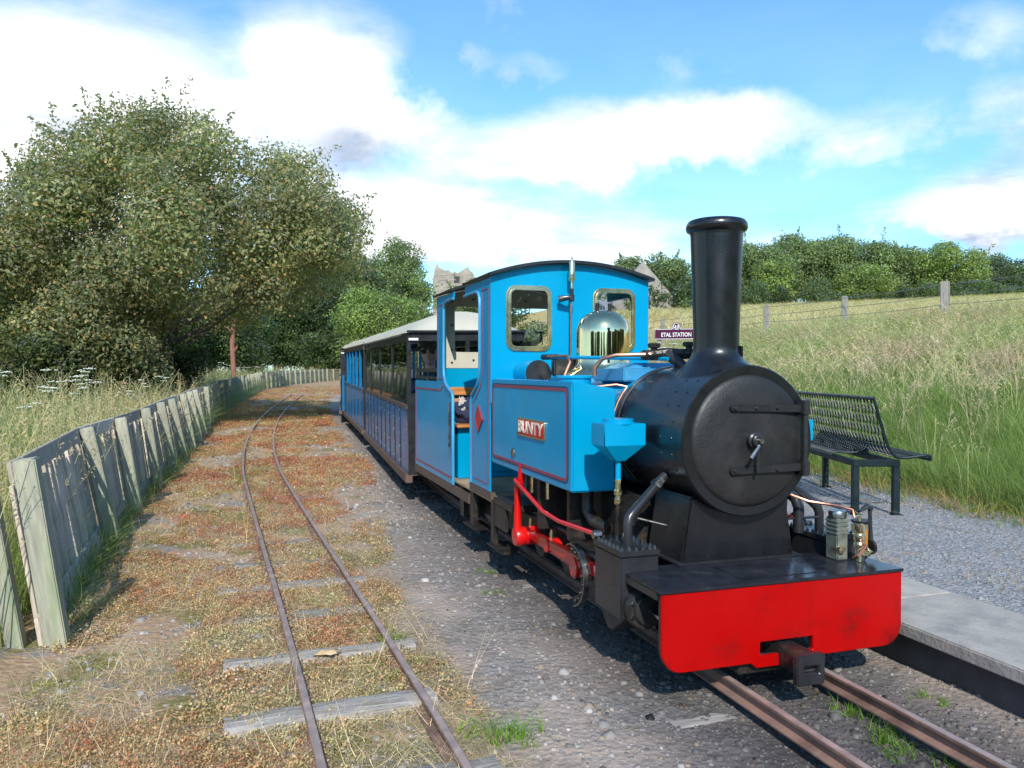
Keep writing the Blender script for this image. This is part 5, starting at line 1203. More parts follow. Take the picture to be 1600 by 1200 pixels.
# ------------------------------------------------------------ trackbed weeds, moss, straw, stone chips
def trackbed():
    # low leafy red and orange weeds
    def weed(n, h, sp, sz):
        V = []; F = []; C = []
        for _ in range(n):
            a = random.uniform(0, 6.28); r = random.uniform(0, sp); z = random.uniform(.1, 1)*h; p = Vector((r*math.cos(a), r*math.sin(a), z)); d = Vector((random.gauss(0, 1), random.gauss(0, 1), random.gauss(.3, .5))).normalized()*sz*random.uniform(.6, 1.3)
            e = d.cross(Vector((random.gauss(0, 1), random.gauss(0, 1), 1))).normalized()*sz*.45; i = len(V); V += [tuple(p-d*.5), tuple(p+e), tuple(p+d*.5), tuple(p-e)]; F += [(i, i+1, i+2), (i, i+2, i+3)]; b = random.uniform(.65, 1.35); C += [(b, b, b)]*4
        return np.array(V), np.array(F), np.array(C)
    SYs = [p[1] for p in SID]; SXs = [p[0] for p in SID]
    Y = 1.4*(44/1.4)**(rng.uniform(0, 1, 34000)**.72); lo = fx(Y)+.02; hi = np.where(Y < 32, np.interp(Y, SYs, SXs)+.40+.95*np.clip((Y-4)/6, 0, 1), mx_(Y)-.9)
    X = lo+(hi-lo)*rng.uniform(0, 1, len(Y)); keep = (vnoise(X, Y, .35, 51)*.6+vnoise(X, Y, .9, 52)*.6 > .47+.06*np.clip((4-Y)/2.5, 0, 1)+.12*(X > .6)); X, Y = X[keep], Y[keep]; n = len(X); r = np.hypot(X, Y)
    pc = vnoise(X, Y, .30, 53)[:, None]; p2 = vnoise(X, Y, .7, 54)[:, None]
    q_ = pc*.55+rng.uniform(0, 1, (n, 1))*.6; q_ = q_+.10*np.clip((Y-4.5)/3, 0, 1)[:, None]-.22*np.clip((3.9-Y)/1.5, 0, 1)[:, None]; c = np.where(q_ > .90, cjit((.50, .13, .08), n, .25), np.where(q_ > .66, cjit((.54, .27, .15), n, .25), np.where(q_ > .36, cjit((.58, .40, .23), n, .22), cjit((.54, .46, .28), n, .25)))); c = np.where((p2+rng.uniform(-.25, .25, (n, 1)) > .93), cjit((.26, .27, .07), n, .2), c)
    tv, tf, tc = split([weed(18, .030, .055, .0095) for _ in range(8)]); ws = np.clip(r/7, 1, 2.6)
    o = scatter('low_weeds', tv, tf, P3(X, Y, 0), rng.uniform(0, 6.28, n), np.stack([rng.uniform(.5, 1.3, n)*ws]*2+[rng.uniform(.5, 1.4, n)*np.clip(ws, 1, 1.6)], -1), c, LEAF, None, None, tc); tag(o, 'low red and orange weeds spreading over the siding ballast', 'weeds', kind='stuff')
    # straw lying about
    Y = 1.3*(26/1.3)**rng.uniform(0, 1, 15000); X = fx(Y)+rng.uniform(0, 1, len(Y))*(1.65); n = len(X); tv, tf, tc = split([tuft(7, .035, .05, .0020, 4.5, 3) for _ in range(8)])
    m = (vnoise(X, Y, .45, 61) > .36); X, Y = X[m], Y[m]; n = len(X)
    o = scatter('dry_straw', tv, tf, P3(X, Y, 0), rng.uniform(0, 6.28, n), rng.uniform(.5, 1.5, n), np.where((rng.uniform(0, 1, n) < .86)[:, None], cjit((.68, .52, .33), n, .2), cjit((.22, .26, .06), n, .2)), GRASSM, None, rng.normal(0, .5, n), tc); tag(o, 'dry straw tufts scattered between fence and rails', 'dry grass', kind='stuff')
    # individual green tufts between and beside the rails
    spots = [(790, 1150, 1.5), (610, 1010, 1.1), (1330, 1110, 1.0), (1385, 1145, 1.1), (1410, 1170, .8), (770, 920, .8), (1435, 1080, .6), (1470, 1090, .6), (1500, 1185, .8), (430, 720, 1.2), (385, 760, 1.0), (760, 890, .7), (1540, 1190, .6), (575, 990, .7)]
    V = []
    for px, py, s in spots:
        x, y = gpt(px, py)
        for k in range(int(10*s)): V.append((x+random.gauss(0, .045*s), y+random.gauss(0, .035*s), s))
    V = np.array(V); tv, tf, tc = split([tuft(10, .055, .03, .0035, .9, 3) for _ in range(5)]); X, Y = V[:, 0], V[:, 1]; n = len(X)
    o = scatter('green_tufts', tv, tf, P3(X, Y, 0), rng.uniform(0, 6.28, n), rng.uniform(.6, 1.3, n)*V[:, 2], cjit((.17, .30, .04), n, .25), GRASSM, None, rng.normal(0, .2, n), tc); tag(o, 'short fresh green tufts beside and between the rails', 'grass', kind='stuff')
    # slate chips
    def chip(f=.45):
        k = random.choice((5, 6)); pts = [(math.cos(6.28*i/k+random.uniform(-.3, .3))*random.uniform(.6, 1), math.sin(6.28*i/k+random.uniform(-.3, .3))*random.uniform(.5, .9)) for i in range(k)]
        h = f*random.uniform(.6, 1.3); V = [(0, 0, h*random.uniform(.85, 1.1))]+[(x*.72, y*.72, h*random.uniform(.7, 1.05)) for x, y in pts]+[(x, y, -.3) for x, y in pts]; F = []
        for i in range(k): j = (i+1) % k; F += [(0, 1+i, 1+j), (1+i, 1+k+i, 1+k+j), (1+i, 1+k+j, 1+j)]
        return np.array(V), np.array(F), np.ones((len(V), 3))
    Y = 1.3*(20/1.3)**(rng.uniform(0, 1, 52000)**.85); X = fx(Y)+(2.75+mx_(Y)-1.93-fx(Y))*rng.uniform(0, 1, len(Y)); r = np.hypot(X, Y)
    sx = np.interp(Y, SYs, SXs); dens = np.where(X < sx+.40, .34, .22)+.75*np.exp(-((X-mx_(Y)+.15)/.62)**2)+.3*(X > 2.3)+.35*(vnoise(X, Y, .5, 71)-.5)*2
    k = rng.uniform(0, 1, len(X)) < dens; X, Y, r = X[k], Y[k], r[k]; n = len(X)
    s = rng.lognormal(math.log(.0075), .50, n)*np.clip(r/4.5, 1, 2.2); s = np.minimum(s, .038)
    tone = cjit((.25, .222, .205), n, .32, .06); br = (rng.uniform(0, 1, n) < .2)[:, None]; tone = np.where(br, cjit((.28, .21, .16), n, .25, .06), tone); lt = (rng.uniform(0, 1, n) < .02)[:, None]; tone = np.where(lt, cjit((.42, .40, .37), n, .15, .05), tone)
    tone *= (1-.66*np.exp(-(np.abs(X-mx_(Y)+.02)/.68)**4))[:, None]
    tv, tf, tc = split([chip() for _ in range(12)])
    o = scatter('ballast_chips', tv, tf, P3(X, Y, 0), rng.uniform(0, 6.28, n), s, tone, CHIPM, None, rng.normal(0, .22, n), tc); tag(o, 'grey slate chips and ballast between the tracks', 'gravel', kind='stuff')
    # platform gravel chips
    X, Y, r = sample_view(9000, 24, 62, 3.2, 12, .9); k = (X > 3.16+mx_(Y)-1.93) & (X < bankedge(Y)-.02); X, Y, r = X[k], Y[k], r[k]; n = len(X); tv, tf, tc = split([chip(.6) for _ in range(8)])
    z = np.stack([X, Y, .1+gA(Y)+.0*X], -1)
    o = scatter('platform_chips', tv, tf, z, rng.uniform(0, 6.28, n), rng.lognormal(math.log(.0055), .4, n)*np.clip(r/5, 1, 1.6), cjit((.24, .235, .23), n, .22, .05), CHIPM, None, rng.normal(0, .2, n), tc); tag(o, 'grey gravel chips covering the platform', 'gravel', kind='stuff')
    # straw on the platform
    X, Y, r = sample_view(260, 28, 60, 4, 8); k = (X > 3.3) & (X < bankedge(Y)); X, Y = X[k], Y[k]; n = len(X); tv, tf, tc = split([tuft(3, .16, .02, .0035, 3, 3) for _ in range(5)])
    o = scatter('platform_straw', tv, tf, np.stack([X, Y, .108+gA(Y)], -1), rng.uniform(0, 6.28, n), rng.uniform(.4, 1.2, n), cjit((.48, .33, .18), n, .2), GRASSM, None, rng.normal(0, 1.0, n), tc); tag(o, 'dry straws lying on the platform gravel', 'dry grass', kind='stuff')
def ray(px, py):
    f = 1230.; x = (px-800)/f; y = (600-py)/f; p = R(.93); w = R(18.01); up = y*math.cos(p)-math.sin(p); fw = math.cos(p)+y*math.sin(p)
    return x*math.cos(w)+fw*math.sin(w), fw*math.cos(w)-x*math.sin(w), up
def gpt(px, py, z=-.06):
    """place on the ground plane under a bearing read from the photograph"""
    r = ray(px, py); t = (z-CAMZ)/r[2]; return r[0]*t, r[1]*t
def dpt(px, py, d):
    r = ray(px, py); t = d; return r[0]*t, r[1]*t, CAMZ+r[2]*t
def attr_mat(name, rough=.9):
    m = bpy.data.materials.new(name); m.use_nodes = True; nt = m.node_tree; b = nt.nodes['Principled BSDF']; a = nt.nodes.new('ShaderNodeAttribute'); a.attribute_name = 'Col'; nt.links.new(a.outputs['Color'], b.inputs['Base Color']); b.inputs['Roughness'].default_value = rough; return m
CHIPM = attr_mat('stone chips', .75)
trackbed()
# a fallen leaf curled on a sleeper
x, y = gpt(512, 1022, -.02)
lf = lump('dead_leaf', (x, y, -.012), (.045, .022, .008), mat('dry leaf', (.52, .36, .20), .8, var=.2), .6, 5, 'curled dry brown leaf lying on a sleeper of the siding', 'leaf', sub=3)

# ------------------------------------------------------------ trees
def leaves_np(P, Nn, size, colr, asp=.55):
    n = len(P); a = rng.normal(size=(n, 3)); a -= (a*Nn).sum(1)[:, None]*Nn; a /= np.linalg.norm(a, axis=1)[:, None]+1e-9; b = np.cross(Nn, a)
    s = (size*rng.uniform(.7, 1.3, n))[:, None]; V = np.stack([P-a*s*.5, P+b*s*.5*asp-Nn*s*.06, P+a*s*.5, P-b*s*.5*asp-Nn*s*.06], 1).reshape(-1, 3)
    i = np.arange(n)*4; F = np.concatenate([np.stack([i, i+1, i+2], -1), np.stack([i, i+2, i+3], -1)])
    return V, F, np.repeat(colr, 4, 0)
def crown(blobs, per, size, pal, wts, outb=.8, shellv=.35, asp=.6, flat=0.0):
    """blobs (x,y,z,r); leaves sit in shells round each blob"""
    P = []; Nn = []; C = []
    for (x, y, z, r) in blobs:
        n = max(8, int(per*r*r)); d = rng.normal(size=(n, 3)); d[:, 2] += .25; d /= np.linalg.norm(d, axis=1)[:, None]
        rr = r*(1-shellv*rng.uniform(0, 1, n)**1.5)*(1+.12*rng.normal(size=n)); rr = rr[:, None]
        P.append(np.array([[x, y, z]])+d*rr*np.array([[1, 1, .82]])); nn = d*outb+rng.normal(size=(n, 3))*.6+np.array([[0, 0, .25]]); Nn.append(nn/np.linalg.norm(nn, axis=1)[:, None])
        k = rng.choice(len(pal), n, p=np.array(wts)/sum(wts)); tone = random.uniform(.72, 1.28)
        cc = np.array(pal)[k]*tone*(1+rng.normal(0, .16, (n, 1))); C.append(np.clip(cc, .005, .8))
    P = np.concatenate(P); return leaves_np(P, np.concatenate(Nn), np.full(len(P), size), np.concatenate(C), asp)
def tree(name, label, cat, base, blobs, per, size, pal, wts, trunk_r, group=None, bark=BARK, sprigs=0, kind_trunk=True, limb=None, **kw):
    """base: ground point; blobs in world coordinates"""
    T = empty(name, base); tag(T, label, cat, group); b0 = Vector(base)
    V, F, C = crown(blobs, per, size, pal, wts, **kw)
    if sprigs:
        cx = np.mean([b[:3] for b in blobs], 0); PP = []; NN = []
        for _ in range(sprigs):
            b = random.choice(blobs); d = Vector((random.gauss(0, 1), random.gauss(0, 1), abs(random.gauss(.2, .8)))).normalized(); out = (Vector(b[:3])-Vector(cx)).normalized(); d = (d*.6+out).normalized()
            st = Vector(b[:3])+d*b[3]*.85; ln = random.uniform(.5, 1)*b[3]*.9
            for k in range(26):
                p = st+d*ln*k/26+Vector((random.gauss(0, .05), random.gauss(0, .05), random.gauss(0, .05)))*b[3]*(1.8-1.3*k/26); PP.append(p); NN.append(Vector((random.gauss(0, 1), random.gauss(0, 1), random.gauss(.3, 1))).normalized())
        k = rng.choice(len(pal), len(PP), p=np.array(wts)/sum(wts)); V2, F2, C2 = leaves_np(np.array(PP), np.array(NN), np.full(len(PP), size), np.array(pal)[k], kw.get('asp', .6))
        F = np.concatenate([F, F2+len(V)]); V = np.concatenate([V, V2]); C = np.concatenate([C, C2])
    fromnp('crown', V-np.array(base)[None], F, LEAF, T, False, C)
    m = MB(); zs = [b[2]-b[3]*.2 for b in blobs]; cz = np.mean([b[2] for b in blobs]); ctr = Vector((np.mean([b[0] for b in blobs]), np.mean([b[1] for b in blobs]), cz))
    top = Vector(((b0.x*.4+ctr.x*.6), (b0.y*.4+ctr.y*.6), cz+.15*(max(zs)-cz)))-b0
    fork = top*.38; fork.z = top.z*.38
    m.tube([(0, 0, -.3), (trunk_r*.2, 0, fork.z*.5), tuple(fork), tuple(fork.lerp(top, .6)), tuple(top)], [trunk_r*1.25, trunk_r, trunk_r*.82, trunk_r*.4, trunk_r*.12], 10)
    sel = blobs if len(blobs) < 60 else random.sample(blobs, 60)
    for b in sel:
        e = Vector(b[:3])-b0; t = random.uniform(0, .8); st = fork.lerp(top, t); md = st.lerp(e, .5)+Vector((0, 0, -.06*(e-st).length)); rr = trunk_r*.30*(1-.6*t)
        m.tube([tuple(st), tuple(md), tuple(e)], [rr, rr*.6, rr*.2], 5, False)
    m.build('trunk', bark, T)
    return T
def ellblobs(c, rad, n, r0, r1, seed, zmin=None, hollow=.55):
    rd = random.Random(seed); out = []
    for i in range(n):
        d = Vector((rd.gauss(0, 1), rd.gauss(0, 1), rd.gauss(0, 1))).normalized(); q = rd.uniform(hollow, 1.0)
        r = rd.uniform(r0, r1); x = c[0]+d.x*(rad[0]-r*.6)*q; y = c[1]+d.y*(rad[1]-r*.6)*q; z = c[2]+d.z*(rad[2]-r*.6)*q
        if zmin is not None and z-r*.5 < zmin: z = zmin+r*.5+rd.uniform(0, .6)
        out.append((x, y, z, r))
    return out
# the big tree behind the fence
pal = [(.20, .235, .105), (.26, .275, .13), (.32, .30, .15), (.46, .30, .13), (.40, .34, .17), (.14, .17, .085)]
bl = ellblobs((-1.85, 18.0, 4.0), (4.6, 4.1, 3.6), 215, .42, .85, 3, hollow=.5)
bl += ellblobs((-4.9, 17.2, 2.7), (2.2, 2.6, 2.2), 48, .45, .85, 5, zmin=.5)
bl += ellblobs((-2.9, 17.2, 1.5), (2.9, 2.2, 1.3), 46, .35, .7, 6, zmin=.35)
def sil(b):
    # bearing and height of a blob's top seen from the platform end
    w = R(18.01); x = b[0]*math.cos(w)-b[1]*math.sin(w); d = b[0]*math.sin(w)+b[1]*math.cos(w); return 800+1230*x/d, 580-1230*(b[2]+b[3]*.82-CAMZ)/d
bl = [b for b in bl if sil(b)[1] > np.interp(sil(b)[0], [-120, 0, 70, 190, 350, 430, 500, 560, 600], [300, 262, 200, 158, 168, 200, 250, 310, 400])]
bl = [b for b in bl if not (b[0] > -2.0 and b[2] < 2.5) ]
tree('broadleaf_tree', 'large spreading broadleaf tree with rusty green leaves standing behind the wooden fence', 'tree', (-1.55, 19.6, .15), bl, 2500, .080, pal, [3, 4, 3, 1.4, 2, 1.5], .17, sprigs=330, asp=.55, outb=1.0)
# reddish bare trunk beside it
o = dpt(364, 562, 27); T = empty('pine_trunk', (o[0], o[1], .3)); tag(T, 'straight reddish brown trunk rising behind the fence beside the big tree', 'tree')
MB().tube([(0, 0, -.2), (.02, 0, .8), (-.02, 0, 1.8), (.03, 0, 2.7)], [.095, .085, .08, .07], 12).build('trunk', BARKR, T); MB().tube([(0, 0, 1.5), (.15, 0, 1.75)], [.04, .025], 6).build('branch_stub', BARKR, T); MB().tube([(-.02, 0, 2.2), (-.2, .05, 2.4)], [.04, .025], 6).build('branch_stub', BARKR, T)
# trees beyond the curve, placed by bearing and distance
def ptree(px, ytop, wpx, d, ybase, label, pal, wts, seed, size=.30, per=46, n=26, name='broadleaf_tree', cat='tree', group=None, trunk=.22, rmin=.16, rmax=.30, depth=.8, **kw):
    x, y, zt = dpt(px, ytop, d); zb = dpt(px, ybase, d)[2]; W_ = wpx/1230*d/2; H = (zt-zb)/2
    u = min(W_, H)
    b = ellblobs((x, y, zb+H*1.04), (W_, W_*depth, H), n, u*rmin*1.6, u*rmax*1.6, seed, hollow=.5)
    return tree(name, label, cat, (x, y, zb-.4), b, per/(size*size)*.09*4, size, pal, wts, trunk, group, **kw)
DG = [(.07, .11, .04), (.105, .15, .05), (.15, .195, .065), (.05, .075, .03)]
MG = [(.17, .225, .085), (.225, .28, .11), (.28, .33, .13), (.11, .155, .06)]
LG = [(.26, .33, .09), (.33, .40, .11), (.20, .26, .075), (.13, .18, .055)]
GG = 'trees beyond the end of the wooden fence'
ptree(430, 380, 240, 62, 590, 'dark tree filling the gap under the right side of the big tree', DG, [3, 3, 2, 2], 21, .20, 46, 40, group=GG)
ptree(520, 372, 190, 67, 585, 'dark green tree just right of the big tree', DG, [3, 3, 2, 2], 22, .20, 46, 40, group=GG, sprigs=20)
ptree(612, 358, 130, 76, 580, 'tall pointed grey green tree above the carriages', MG, [3, 3, 2, 2], 23, .20, 50, 44, group=GG, sprigs=20)
ptree(590, 440, 150, 57, 590, 'bright yellow green tree in front of the tall pointed one', LG, [3, 3, 2, 2], 24, .17, 46, 40, group=GG, sprigs=20)
ptree(665, 405, 62, 72, 580, 'narrow bright green tree beside the ruined castle', LG, [2, 2, 3, 3], 25, .18, 46, 26, group=GG, sprigs=10)
ptree(645, 470, 110, 66, 590, 'dark bushy tree directly behind the first carriage roof', DG, [2, 3, 3, 2], 26, .17, 44, 30, group=GG)
ptree(478, 478, 130, 62, 592, 'dark leafy bush behind the far end of the fence', DG, [2, 3, 3, 2], 27, .16, 44, 30, group=GG)
ptree(560, 520, 120, 66, 590, 'deep green bush under the yellow green tree', DG, [3, 3, 2, 2], 127, .16, 44, 30, group=GG)
ptree(735, 428, 90, 72, 580, 'round green tree between the castle and the cab roof', MG, [3, 3, 2, 2], 28, .2, 44, 24, group=GG, sprigs=10)
ptree(800, 460, 120, 80, 580, 'dark tree hidden behind the locomotive cab', DG, [3, 3, 2, 2], 128, .25, 44, 24, group=GG)
ptree(495, 548, 44, 60, 580, 'small pale green shrub at the far fence', LG, [3, 3, 2, 1], 29, .11, 40, 12, 'shrub', 'shrub', trunk=.05)
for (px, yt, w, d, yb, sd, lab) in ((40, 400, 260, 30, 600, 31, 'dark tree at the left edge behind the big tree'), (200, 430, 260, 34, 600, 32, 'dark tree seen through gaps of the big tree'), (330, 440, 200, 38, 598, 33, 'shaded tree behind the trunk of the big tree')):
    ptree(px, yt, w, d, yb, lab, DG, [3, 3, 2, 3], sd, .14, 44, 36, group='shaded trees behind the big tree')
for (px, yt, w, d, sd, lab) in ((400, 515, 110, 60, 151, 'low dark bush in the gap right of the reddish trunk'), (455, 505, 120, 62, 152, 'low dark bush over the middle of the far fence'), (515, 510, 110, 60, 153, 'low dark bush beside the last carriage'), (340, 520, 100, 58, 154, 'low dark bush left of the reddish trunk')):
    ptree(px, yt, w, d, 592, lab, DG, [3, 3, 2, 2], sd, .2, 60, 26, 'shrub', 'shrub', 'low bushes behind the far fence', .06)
# shrubs at the foot of the big tree
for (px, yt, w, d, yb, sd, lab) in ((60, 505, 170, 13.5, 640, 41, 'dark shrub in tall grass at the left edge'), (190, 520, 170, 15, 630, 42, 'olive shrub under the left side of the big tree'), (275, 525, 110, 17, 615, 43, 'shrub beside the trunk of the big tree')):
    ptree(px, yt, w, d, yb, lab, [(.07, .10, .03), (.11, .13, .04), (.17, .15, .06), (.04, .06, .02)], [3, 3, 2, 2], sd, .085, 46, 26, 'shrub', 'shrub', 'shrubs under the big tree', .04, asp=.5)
for i, (azd, dd, hh, ww) in enumerate(((100, 34, 6, 10), (113, 36, 8, 10), (127, 34, 6, 9), (141, 36, 9, 11), (155, 38, 7, 10), (169, 40, 10, 11), (183, 42, 8, 11), (197, 40, 9, 11), (211, 36, 7, 10), (226, 34, 9, 10), (241, 30, 6, 9), (256, 28, 8, 9))):
    cx_, cy_ = dd*math.sin(R(azd)), dd*math.cos(R(azd)); zb_ = float(hz(cx_, cy_))
    bb = ellblobs((cx_, cy_, zb_+hh*.45), (ww/2, ww/2, hh*.5), 26, 1.2, 2.2, 300+i, zmin=.0); bb += [(cx_+random.uniform(-6, 6), cy_+random.uniform(-3, 3), zb_+random.uniform(.2, 1.4), random.uniform(1.3, 2.0)) for _ in range(14)]
    tree('broadleaf_tree', 'broadleaf tree of the row behind the viewer that mirrors in the dome', 'tree', (cx_, cy_, zb_-.2), bb, 200, .40, DG, [3, 3, 2, 2], .22, 'trees behind the viewer mirrored in the dome')
# wood beyond the field on the right
rt = [(985, 402, 70, 92, 'hazy grey green tree behind the slate roof', MG), (1045, 392, 95, 96, 'rounded tree right of the stone gable', MG), (1050, 440, 110, 90, 'lower green tree over the station sign', DG), (1185, 372, 120, 104, 'tall tree just right of the chimney', MG), (1245, 372, 110, 108, 'tree second right of the chimney', MG), (1210, 405, 66, 98, 'pale flowering tree among the darker wood', LG),
      (1300, 366, 130, 110, 'broad crowned tree in the middle of the wood', MG), (1370, 372, 120, 108, 'wide mid green tree left of the saddle in the skyline', MG), (1345, 410, 110, 98, 'lighter green tree in front of the wood', LG), (1430, 388, 110, 106, 'lower tree in the dip of the skyline', MG), (1490, 380, 120, 102, 'rounded bright tree at the right end of the wood', LG), (1570, 398, 110, 120, 'dark tree further off near the right edge', DG), (1640, 396, 120, 118, 'dark tree crossing the right edge', DG)]
for i, (px, yt, w, d, lab, pl) in enumerate(rt): ptree(px, yt-2, w*1.12, d, 492 if px < 1200 else 486, lab, pl, [3, 3, 2, 2], 60+i, .30, 52, 36, group='trees of the wood beyond the field', sprigs=12)
for i, (px, yt, w, d, lab) in enumerate(((1160, 432, 120, 93, 'hedge bush right behind the chimney foot'), (1250, 436, 140, 92, 'hedge bush below the pale flowering tree'), (1345, 450, 150, 91, 'hedge bush behind the middle field post'), (1440, 440, 140, 90, 'hedge bush left of the tall field post'), (1530, 432, 130, 92, 'hedge bush right of the tall field post'), (1610, 430, 120, 96, 'hedge bush at the right edge'), (1070, 462, 110, 88, 'hedge bush above the station sign'), (960, 455, 120, 88, 'hedge bush hidden behind the cab'))):
    ptree(px, yt, w*1.2, d, 500, lab, DG, [2, 3, 3, 2], 80+i, .26, 50, 24, 'hedge_bush', 'bush', 'bushes along the far field edge', .08)
# dead bare branch
x, y, z = dpt(603, 560, 62); T = empty('dead_tree', (x, y, .4)); tag(T, 'bare grey dead stem with one long branch above the carriage roof', 'dead tree')
zz = dpt(603, 502, 62)[2]-.4; ztop = dpt(573, 482, 62)
MB().tube([(0, 0, -.2), (0, 0, zz*.6), (0, 0, zz)], [.15, .14, .12], 8).build('trunk', BARKD, T); MB().tube([(0, 0, zz*.98), (-.5, 0, zz+.35), (-.9, 0, zz+1.05), (-1.6, 0, ztop[2]-.4+.35)], [.085, .075, .065, .04], 7).build('branch', BARKD, T)
x, y, z = dpt(654, 560, 64); T = empty('wire_pole', (x, y, .4)); tag(T, 'thin grey pole carrying wires behind the carriage roof', 'pole')
zp = dpt(654, 486, 64)[2]-.4; MB().tube([(0, 0, -.2), (0, 0, zp)], [.06, .05], 8).build('pole', BARKD, T)
for (px0, y0, px1, y1, sg) in ((500, 515, 654, 497, .7), (500, 507, 654, 492, .5)):
    a = Vector(dpt(px0, y0, 64)); b = Vector(dpt(px1, y1, 64)); pts = [a.lerp(b, k/12)-Vector((x, y, .4))-Vector((0, 0, sg*4*(k/12)*(1-k/12))) for k in range(13)]; MB().tube(pts, .012, 4, False).build('wire', WIREM, T)

# ------------------------------------------------------------ castle ruin and house
def castle():
    x, y, z = dpt(707, 560, 110); T = empty('castle_ruin', (x, y, 1)); T.rotation_euler = (0, 0, R(-14)); tag(T, 'ruined stone castle tower with broken top above the trees', 'castle ruin')
    H = dpt(700, 410, 110)[2]-1; rd = random.Random(4)
    def wall(x0, x1, y0, y1, tops, name):
        n = len(tops)-1; m = MB(); vs = []
        for k, t in enumerate(tops):
            u = k/n; xx = x0+(x1-x0)*u; 
            vs += [(xx, y0, -2), (xx, y0, t), (xx, y1, t-.3*rd.random()), (xx, y1, -2)]
        fs = [(k*4+j, (k+1)*4+j, (k+1)*4+(j+1) % 4, k*4+(j+1) % 4) for k in range(n) for j in range(4)]+[(0, 1, 2, 3), tuple(n*4+j for j in (3, 2, 1, 0))]
        m.add(vs, fs); return m.build(name, STONE, T, 0, False)
    tp = [H-2.6, H-.9, H-.3, H-.8, H-.9, H-1.2, H-1.5, H-1.35, H-1.6, H-1.5, H-1.45, H-1.6, H-1.4, H-1.2, H-1.0, H-1.1, H-.9, H-1.5, H-1.6, H-2.6, H-3.2]
    wall(-2.7, 3.4, -1.2, 0, [t+rd.uniform(-.2, .2) for t in tp], 'front_wall'); 
    w = wall(0, 5, 0, 1.2, [H-1.5-.25*k for k in range(8)], 'side_wall'); w.rotation_euler = (0, 0, R(90)); w.location = (-1.4, 0.1, 0)
    MB().box(.2, 1.0, -1.24, -1.16, H-3.0, H-2.1).build('window_shade_block', GRIME_SHADE, T)  # dark block on the solid wall, its colour stands for a shaded opening
    m = MB(); 
    for k in range(26):
        for j in range(10):
            if rd.random() < .5: u = -2.6+5.9*j/10+rd.uniform(-.2, .2); zz = H-2.0-.34*k; m.box(u, u+rd.uniform(.25, .6), -1.24, -1.19, zz, zz+.22)
    o = m.build('face_stones', STONED, T, 0, False); o['kind'] = 'stuff'
castle()
def house():
    a = Vector(dpt(1005, 408, 88)); T = empty('stone_house', (a.x, a.y, 5)); T.rotation_euler = (0, 0, R(-20)); tag(T, 'old stone house with steep slate roof and gable beyond the field', 'house')
    H = a.z-5; hw = 3.4; eh = H-4.0
    MB().prism([(-hw, -2), (hw, -2), (hw, eh), (0, H), (-hw, eh)], 0, .6, 'y').build('gable_wall', STONE2, T, .05)
    for s in (-1, 1): MB().box(*sorted((s*hw, s*(hw-.5))), .6, 10, -2, eh).build('side_wall', STONE2, T, .02)
    m = MB(); m.add([(-hw-.2, .3, eh-.2), (0, .3, H+.05), (0, 10, H+.05), (-hw-.2, 10, eh-.2), (-hw-.2, .3, eh-.4), (0, .3, H-.15), (0, 10, H-.15), (-hw-.2, 10, eh-.4)], [(0,1,2,3),(7,6,5,4),(0,4,5,1),(3,2,6,7),(0,3,7,4)]); r = m.build('roof', SLATE, T)
    m = MB(); m.add([(hw+.2, .3, eh-.2), (0, .3, H+.05), (0, 10, H+.05), (hw+.2, 10, eh-.2), (hw+.2, .3, eh-.4), (0, .3, H-.15), (0, 10, H-.15), (hw+.2, 10, eh-.4)], [(3,2,1,0),(4,5,6,7),(1,5,4,0),(7,6,2,3),(4,7,3,0)]); m.build('roof', SLATE, T)
    # side wing running left with its own roof
    MB().prism([(.6, -2), (5, -2), (5, eh-.6), (2.8, H-.9), (.6, eh-.6)], -9, -hw, 'x').build('wing', SLATE, T, .02)
house()

# ------------------------------------------------------------ field posts along the bank top
def field_posts():
    T = empty('wire_field_fence', (17, 15.9, 2.3)); tag(T, 'post and wire fence along the top of the grassy bank', 'fence')
    b = Vector(T.location); ys = [8.4, 12.15, 15.9, 19.65, 23.4, 27.1, 30.9, 34.6]; tops = []
    for y in ys:
        zt = {15.9: 3.50, 19.65: 3.47, 23.4: 3.50}.get(y, 3.5); z0 = float(hz(17, y))
        w = .10 if y == 15.9 else .075
        o = MB().box(-w, w, -w, w, z0-.3, zt).build('post', POSTG, T, .015); o.location = (0, y-b.y, -b.z); o.rotation_euler = (R(random.uniform(-2, 2)), R(random.uniform(-2, 2)), R(random.uniform(0, 40))); tops.append((y, zt))
    for dz in (.08, .35, .6):
        pts = []
        for (y0, z0), (y1, z1) in zip(tops, tops[1:]):
            for k in range(4): t = k/4; pts.append((-.09, y0+(y1-y0)*t-b.y, z0+(z1-z0)*t-dz-b.z-.03*math.sin(PI*t)))
        MB().tube(pts, .008, 4, False).build('wire', WIREM, T)
field_posts()

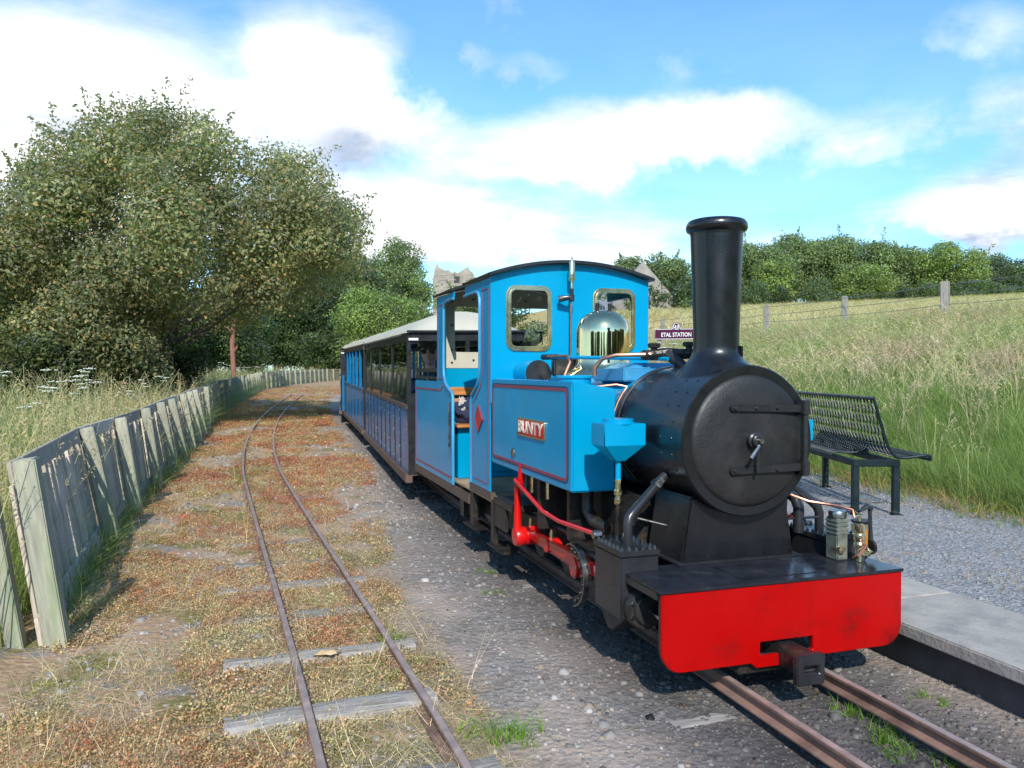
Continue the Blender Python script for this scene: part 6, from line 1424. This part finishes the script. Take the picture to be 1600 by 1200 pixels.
# ------------------------------------------------------------ cow parsley
def parsley(x, y, h, label, group, big=1.0, zb=None):
    big *= .8
    z0 = float(hz(x, y)) if zb is None else zb; T = empty('cow_parsley', (x, y, z0)); tag(T, label, 'wildflower', group); m = MB(); f = MB(); lx = random.uniform(-.08, .08)
    m.tube([(0, 0, 0), (lx*.5, 0, h*.5), (lx, 0, h*.85)], [.006, .005, .003], 5, False)
    for k in range(random.choice((2, 3, 3))):
        a = random.uniform(0, 6.28); r = random.uniform(.03, .12)*big; hx, hy, hh = lx+r*math.cos(a), r*math.sin(a), h*random.uniform(.92, 1.05); m.tube([(lx, 0, h*.7), (hx, hy, hh-.03)], .0025, 4, False)
        R0 = random.uniform(.045, .075)*big
        for q in range(16):
            b = random.uniform(0, 6.28); rr = R0*math.sqrt(random.random()); px, py, pz = hx+rr*math.cos(b), hy+rr*math.sin(b), hh-.15*rr+random.uniform(-.004, .004)
            f.lathe([(.0, -.004), (.012*big, 0), (.008*big, .006), (0, .007)], (px, py, pz), 'z', 6)
            if q % 3 == 0: m.tube([(hx, hy, hh-.035), (px, py, pz)], .0015, 3, False)
    m.build('stem', STEMM, T, 0); f.build('flower_head', FLOW, T, 0)['kind'] = 'stuff'
STEMM = mat('green stem', (.10, .15, .04), .7)
LG_ = 'white cow parsley heads behind the wooden fence'
for (px, py, d, w, lab) in ((78, 585, 8.0, 1.3, 'broadest white cow parsley near the left edge above the first fence bay'), (95, 592, 7.6, 1.2, 'white cow parsley just right of the broadest one'), (62, 608, 7.2, 1.1, 'white cow parsley lower and left of the broadest one'), (120, 588, 9, 1.1, 'white cow parsley between the broadest one and the topmost one'), (150, 597, 9.5, 1.1, 'white cow parsley above the second fence post'), (222, 598, 11.5, 1.0, 'white cow parsley left of the furthest one, above the fence'), (250, 592, 12.5, 1.2, 'furthest white cow parsley before the shaded bend of the fence'), (210, 612, 11, 1.0, 'white cow parsley just above the top rail, below its two neighbours'), (115, 610, 8.5, .9, 'small white cow parsley low above the first fence bay'), (140, 572, 9, 1.2, 'topmost white cow parsley against the dark shrubs'), (58, 634, 6.5, .8, 'smallest and lowest white cow parsley near the fence end'), (12, 575, 7, 1.1, 'leftmost white cow parsley at the edge of the picture')):
    x, y, z = dpt(px, py, d); zb = float(hz(x, y)); parsley(x, y, max(.4, z-zb), lab, LG_, w)
for (px, py, d, w, lab) in ((372, 575, 34, 2.2, 'white cow parsley just right of the reddish trunk, behind the fence'), (388, 571, 35, 2.2, 'white cow parsley third from the right in the row beyond the reddish trunk'), (402, 573, 36, 2.2, 'white cow parsley second from the right beyond the reddish trunk'), (420, 569, 37, 2.2, 'rightmost white cow parsley behind the fence bend'), (362, 570, 33, 2.2, 'white cow parsley directly below the reddish trunk'), (348, 566, 32, 2.0, 'white cow parsley between the big tree trunk and the reddish trunk')):
    x, y, z = dpt(px, py, d); zb = float(hz(x, y)); parsley(x, y, max(.4, z-zb), lab, 'far cow parsley behind the bend of the fence', w)
for (px, py, lab) in ((1050, 543, 'upper white flower head under the station sign'), (1042, 548, 'lower white flower head under the station sign')):
    x, y, z = dpt(px, py, 12.5); parsley(x, y, max(.25, z-float(hz(x, y))), lab, None, 1.5)
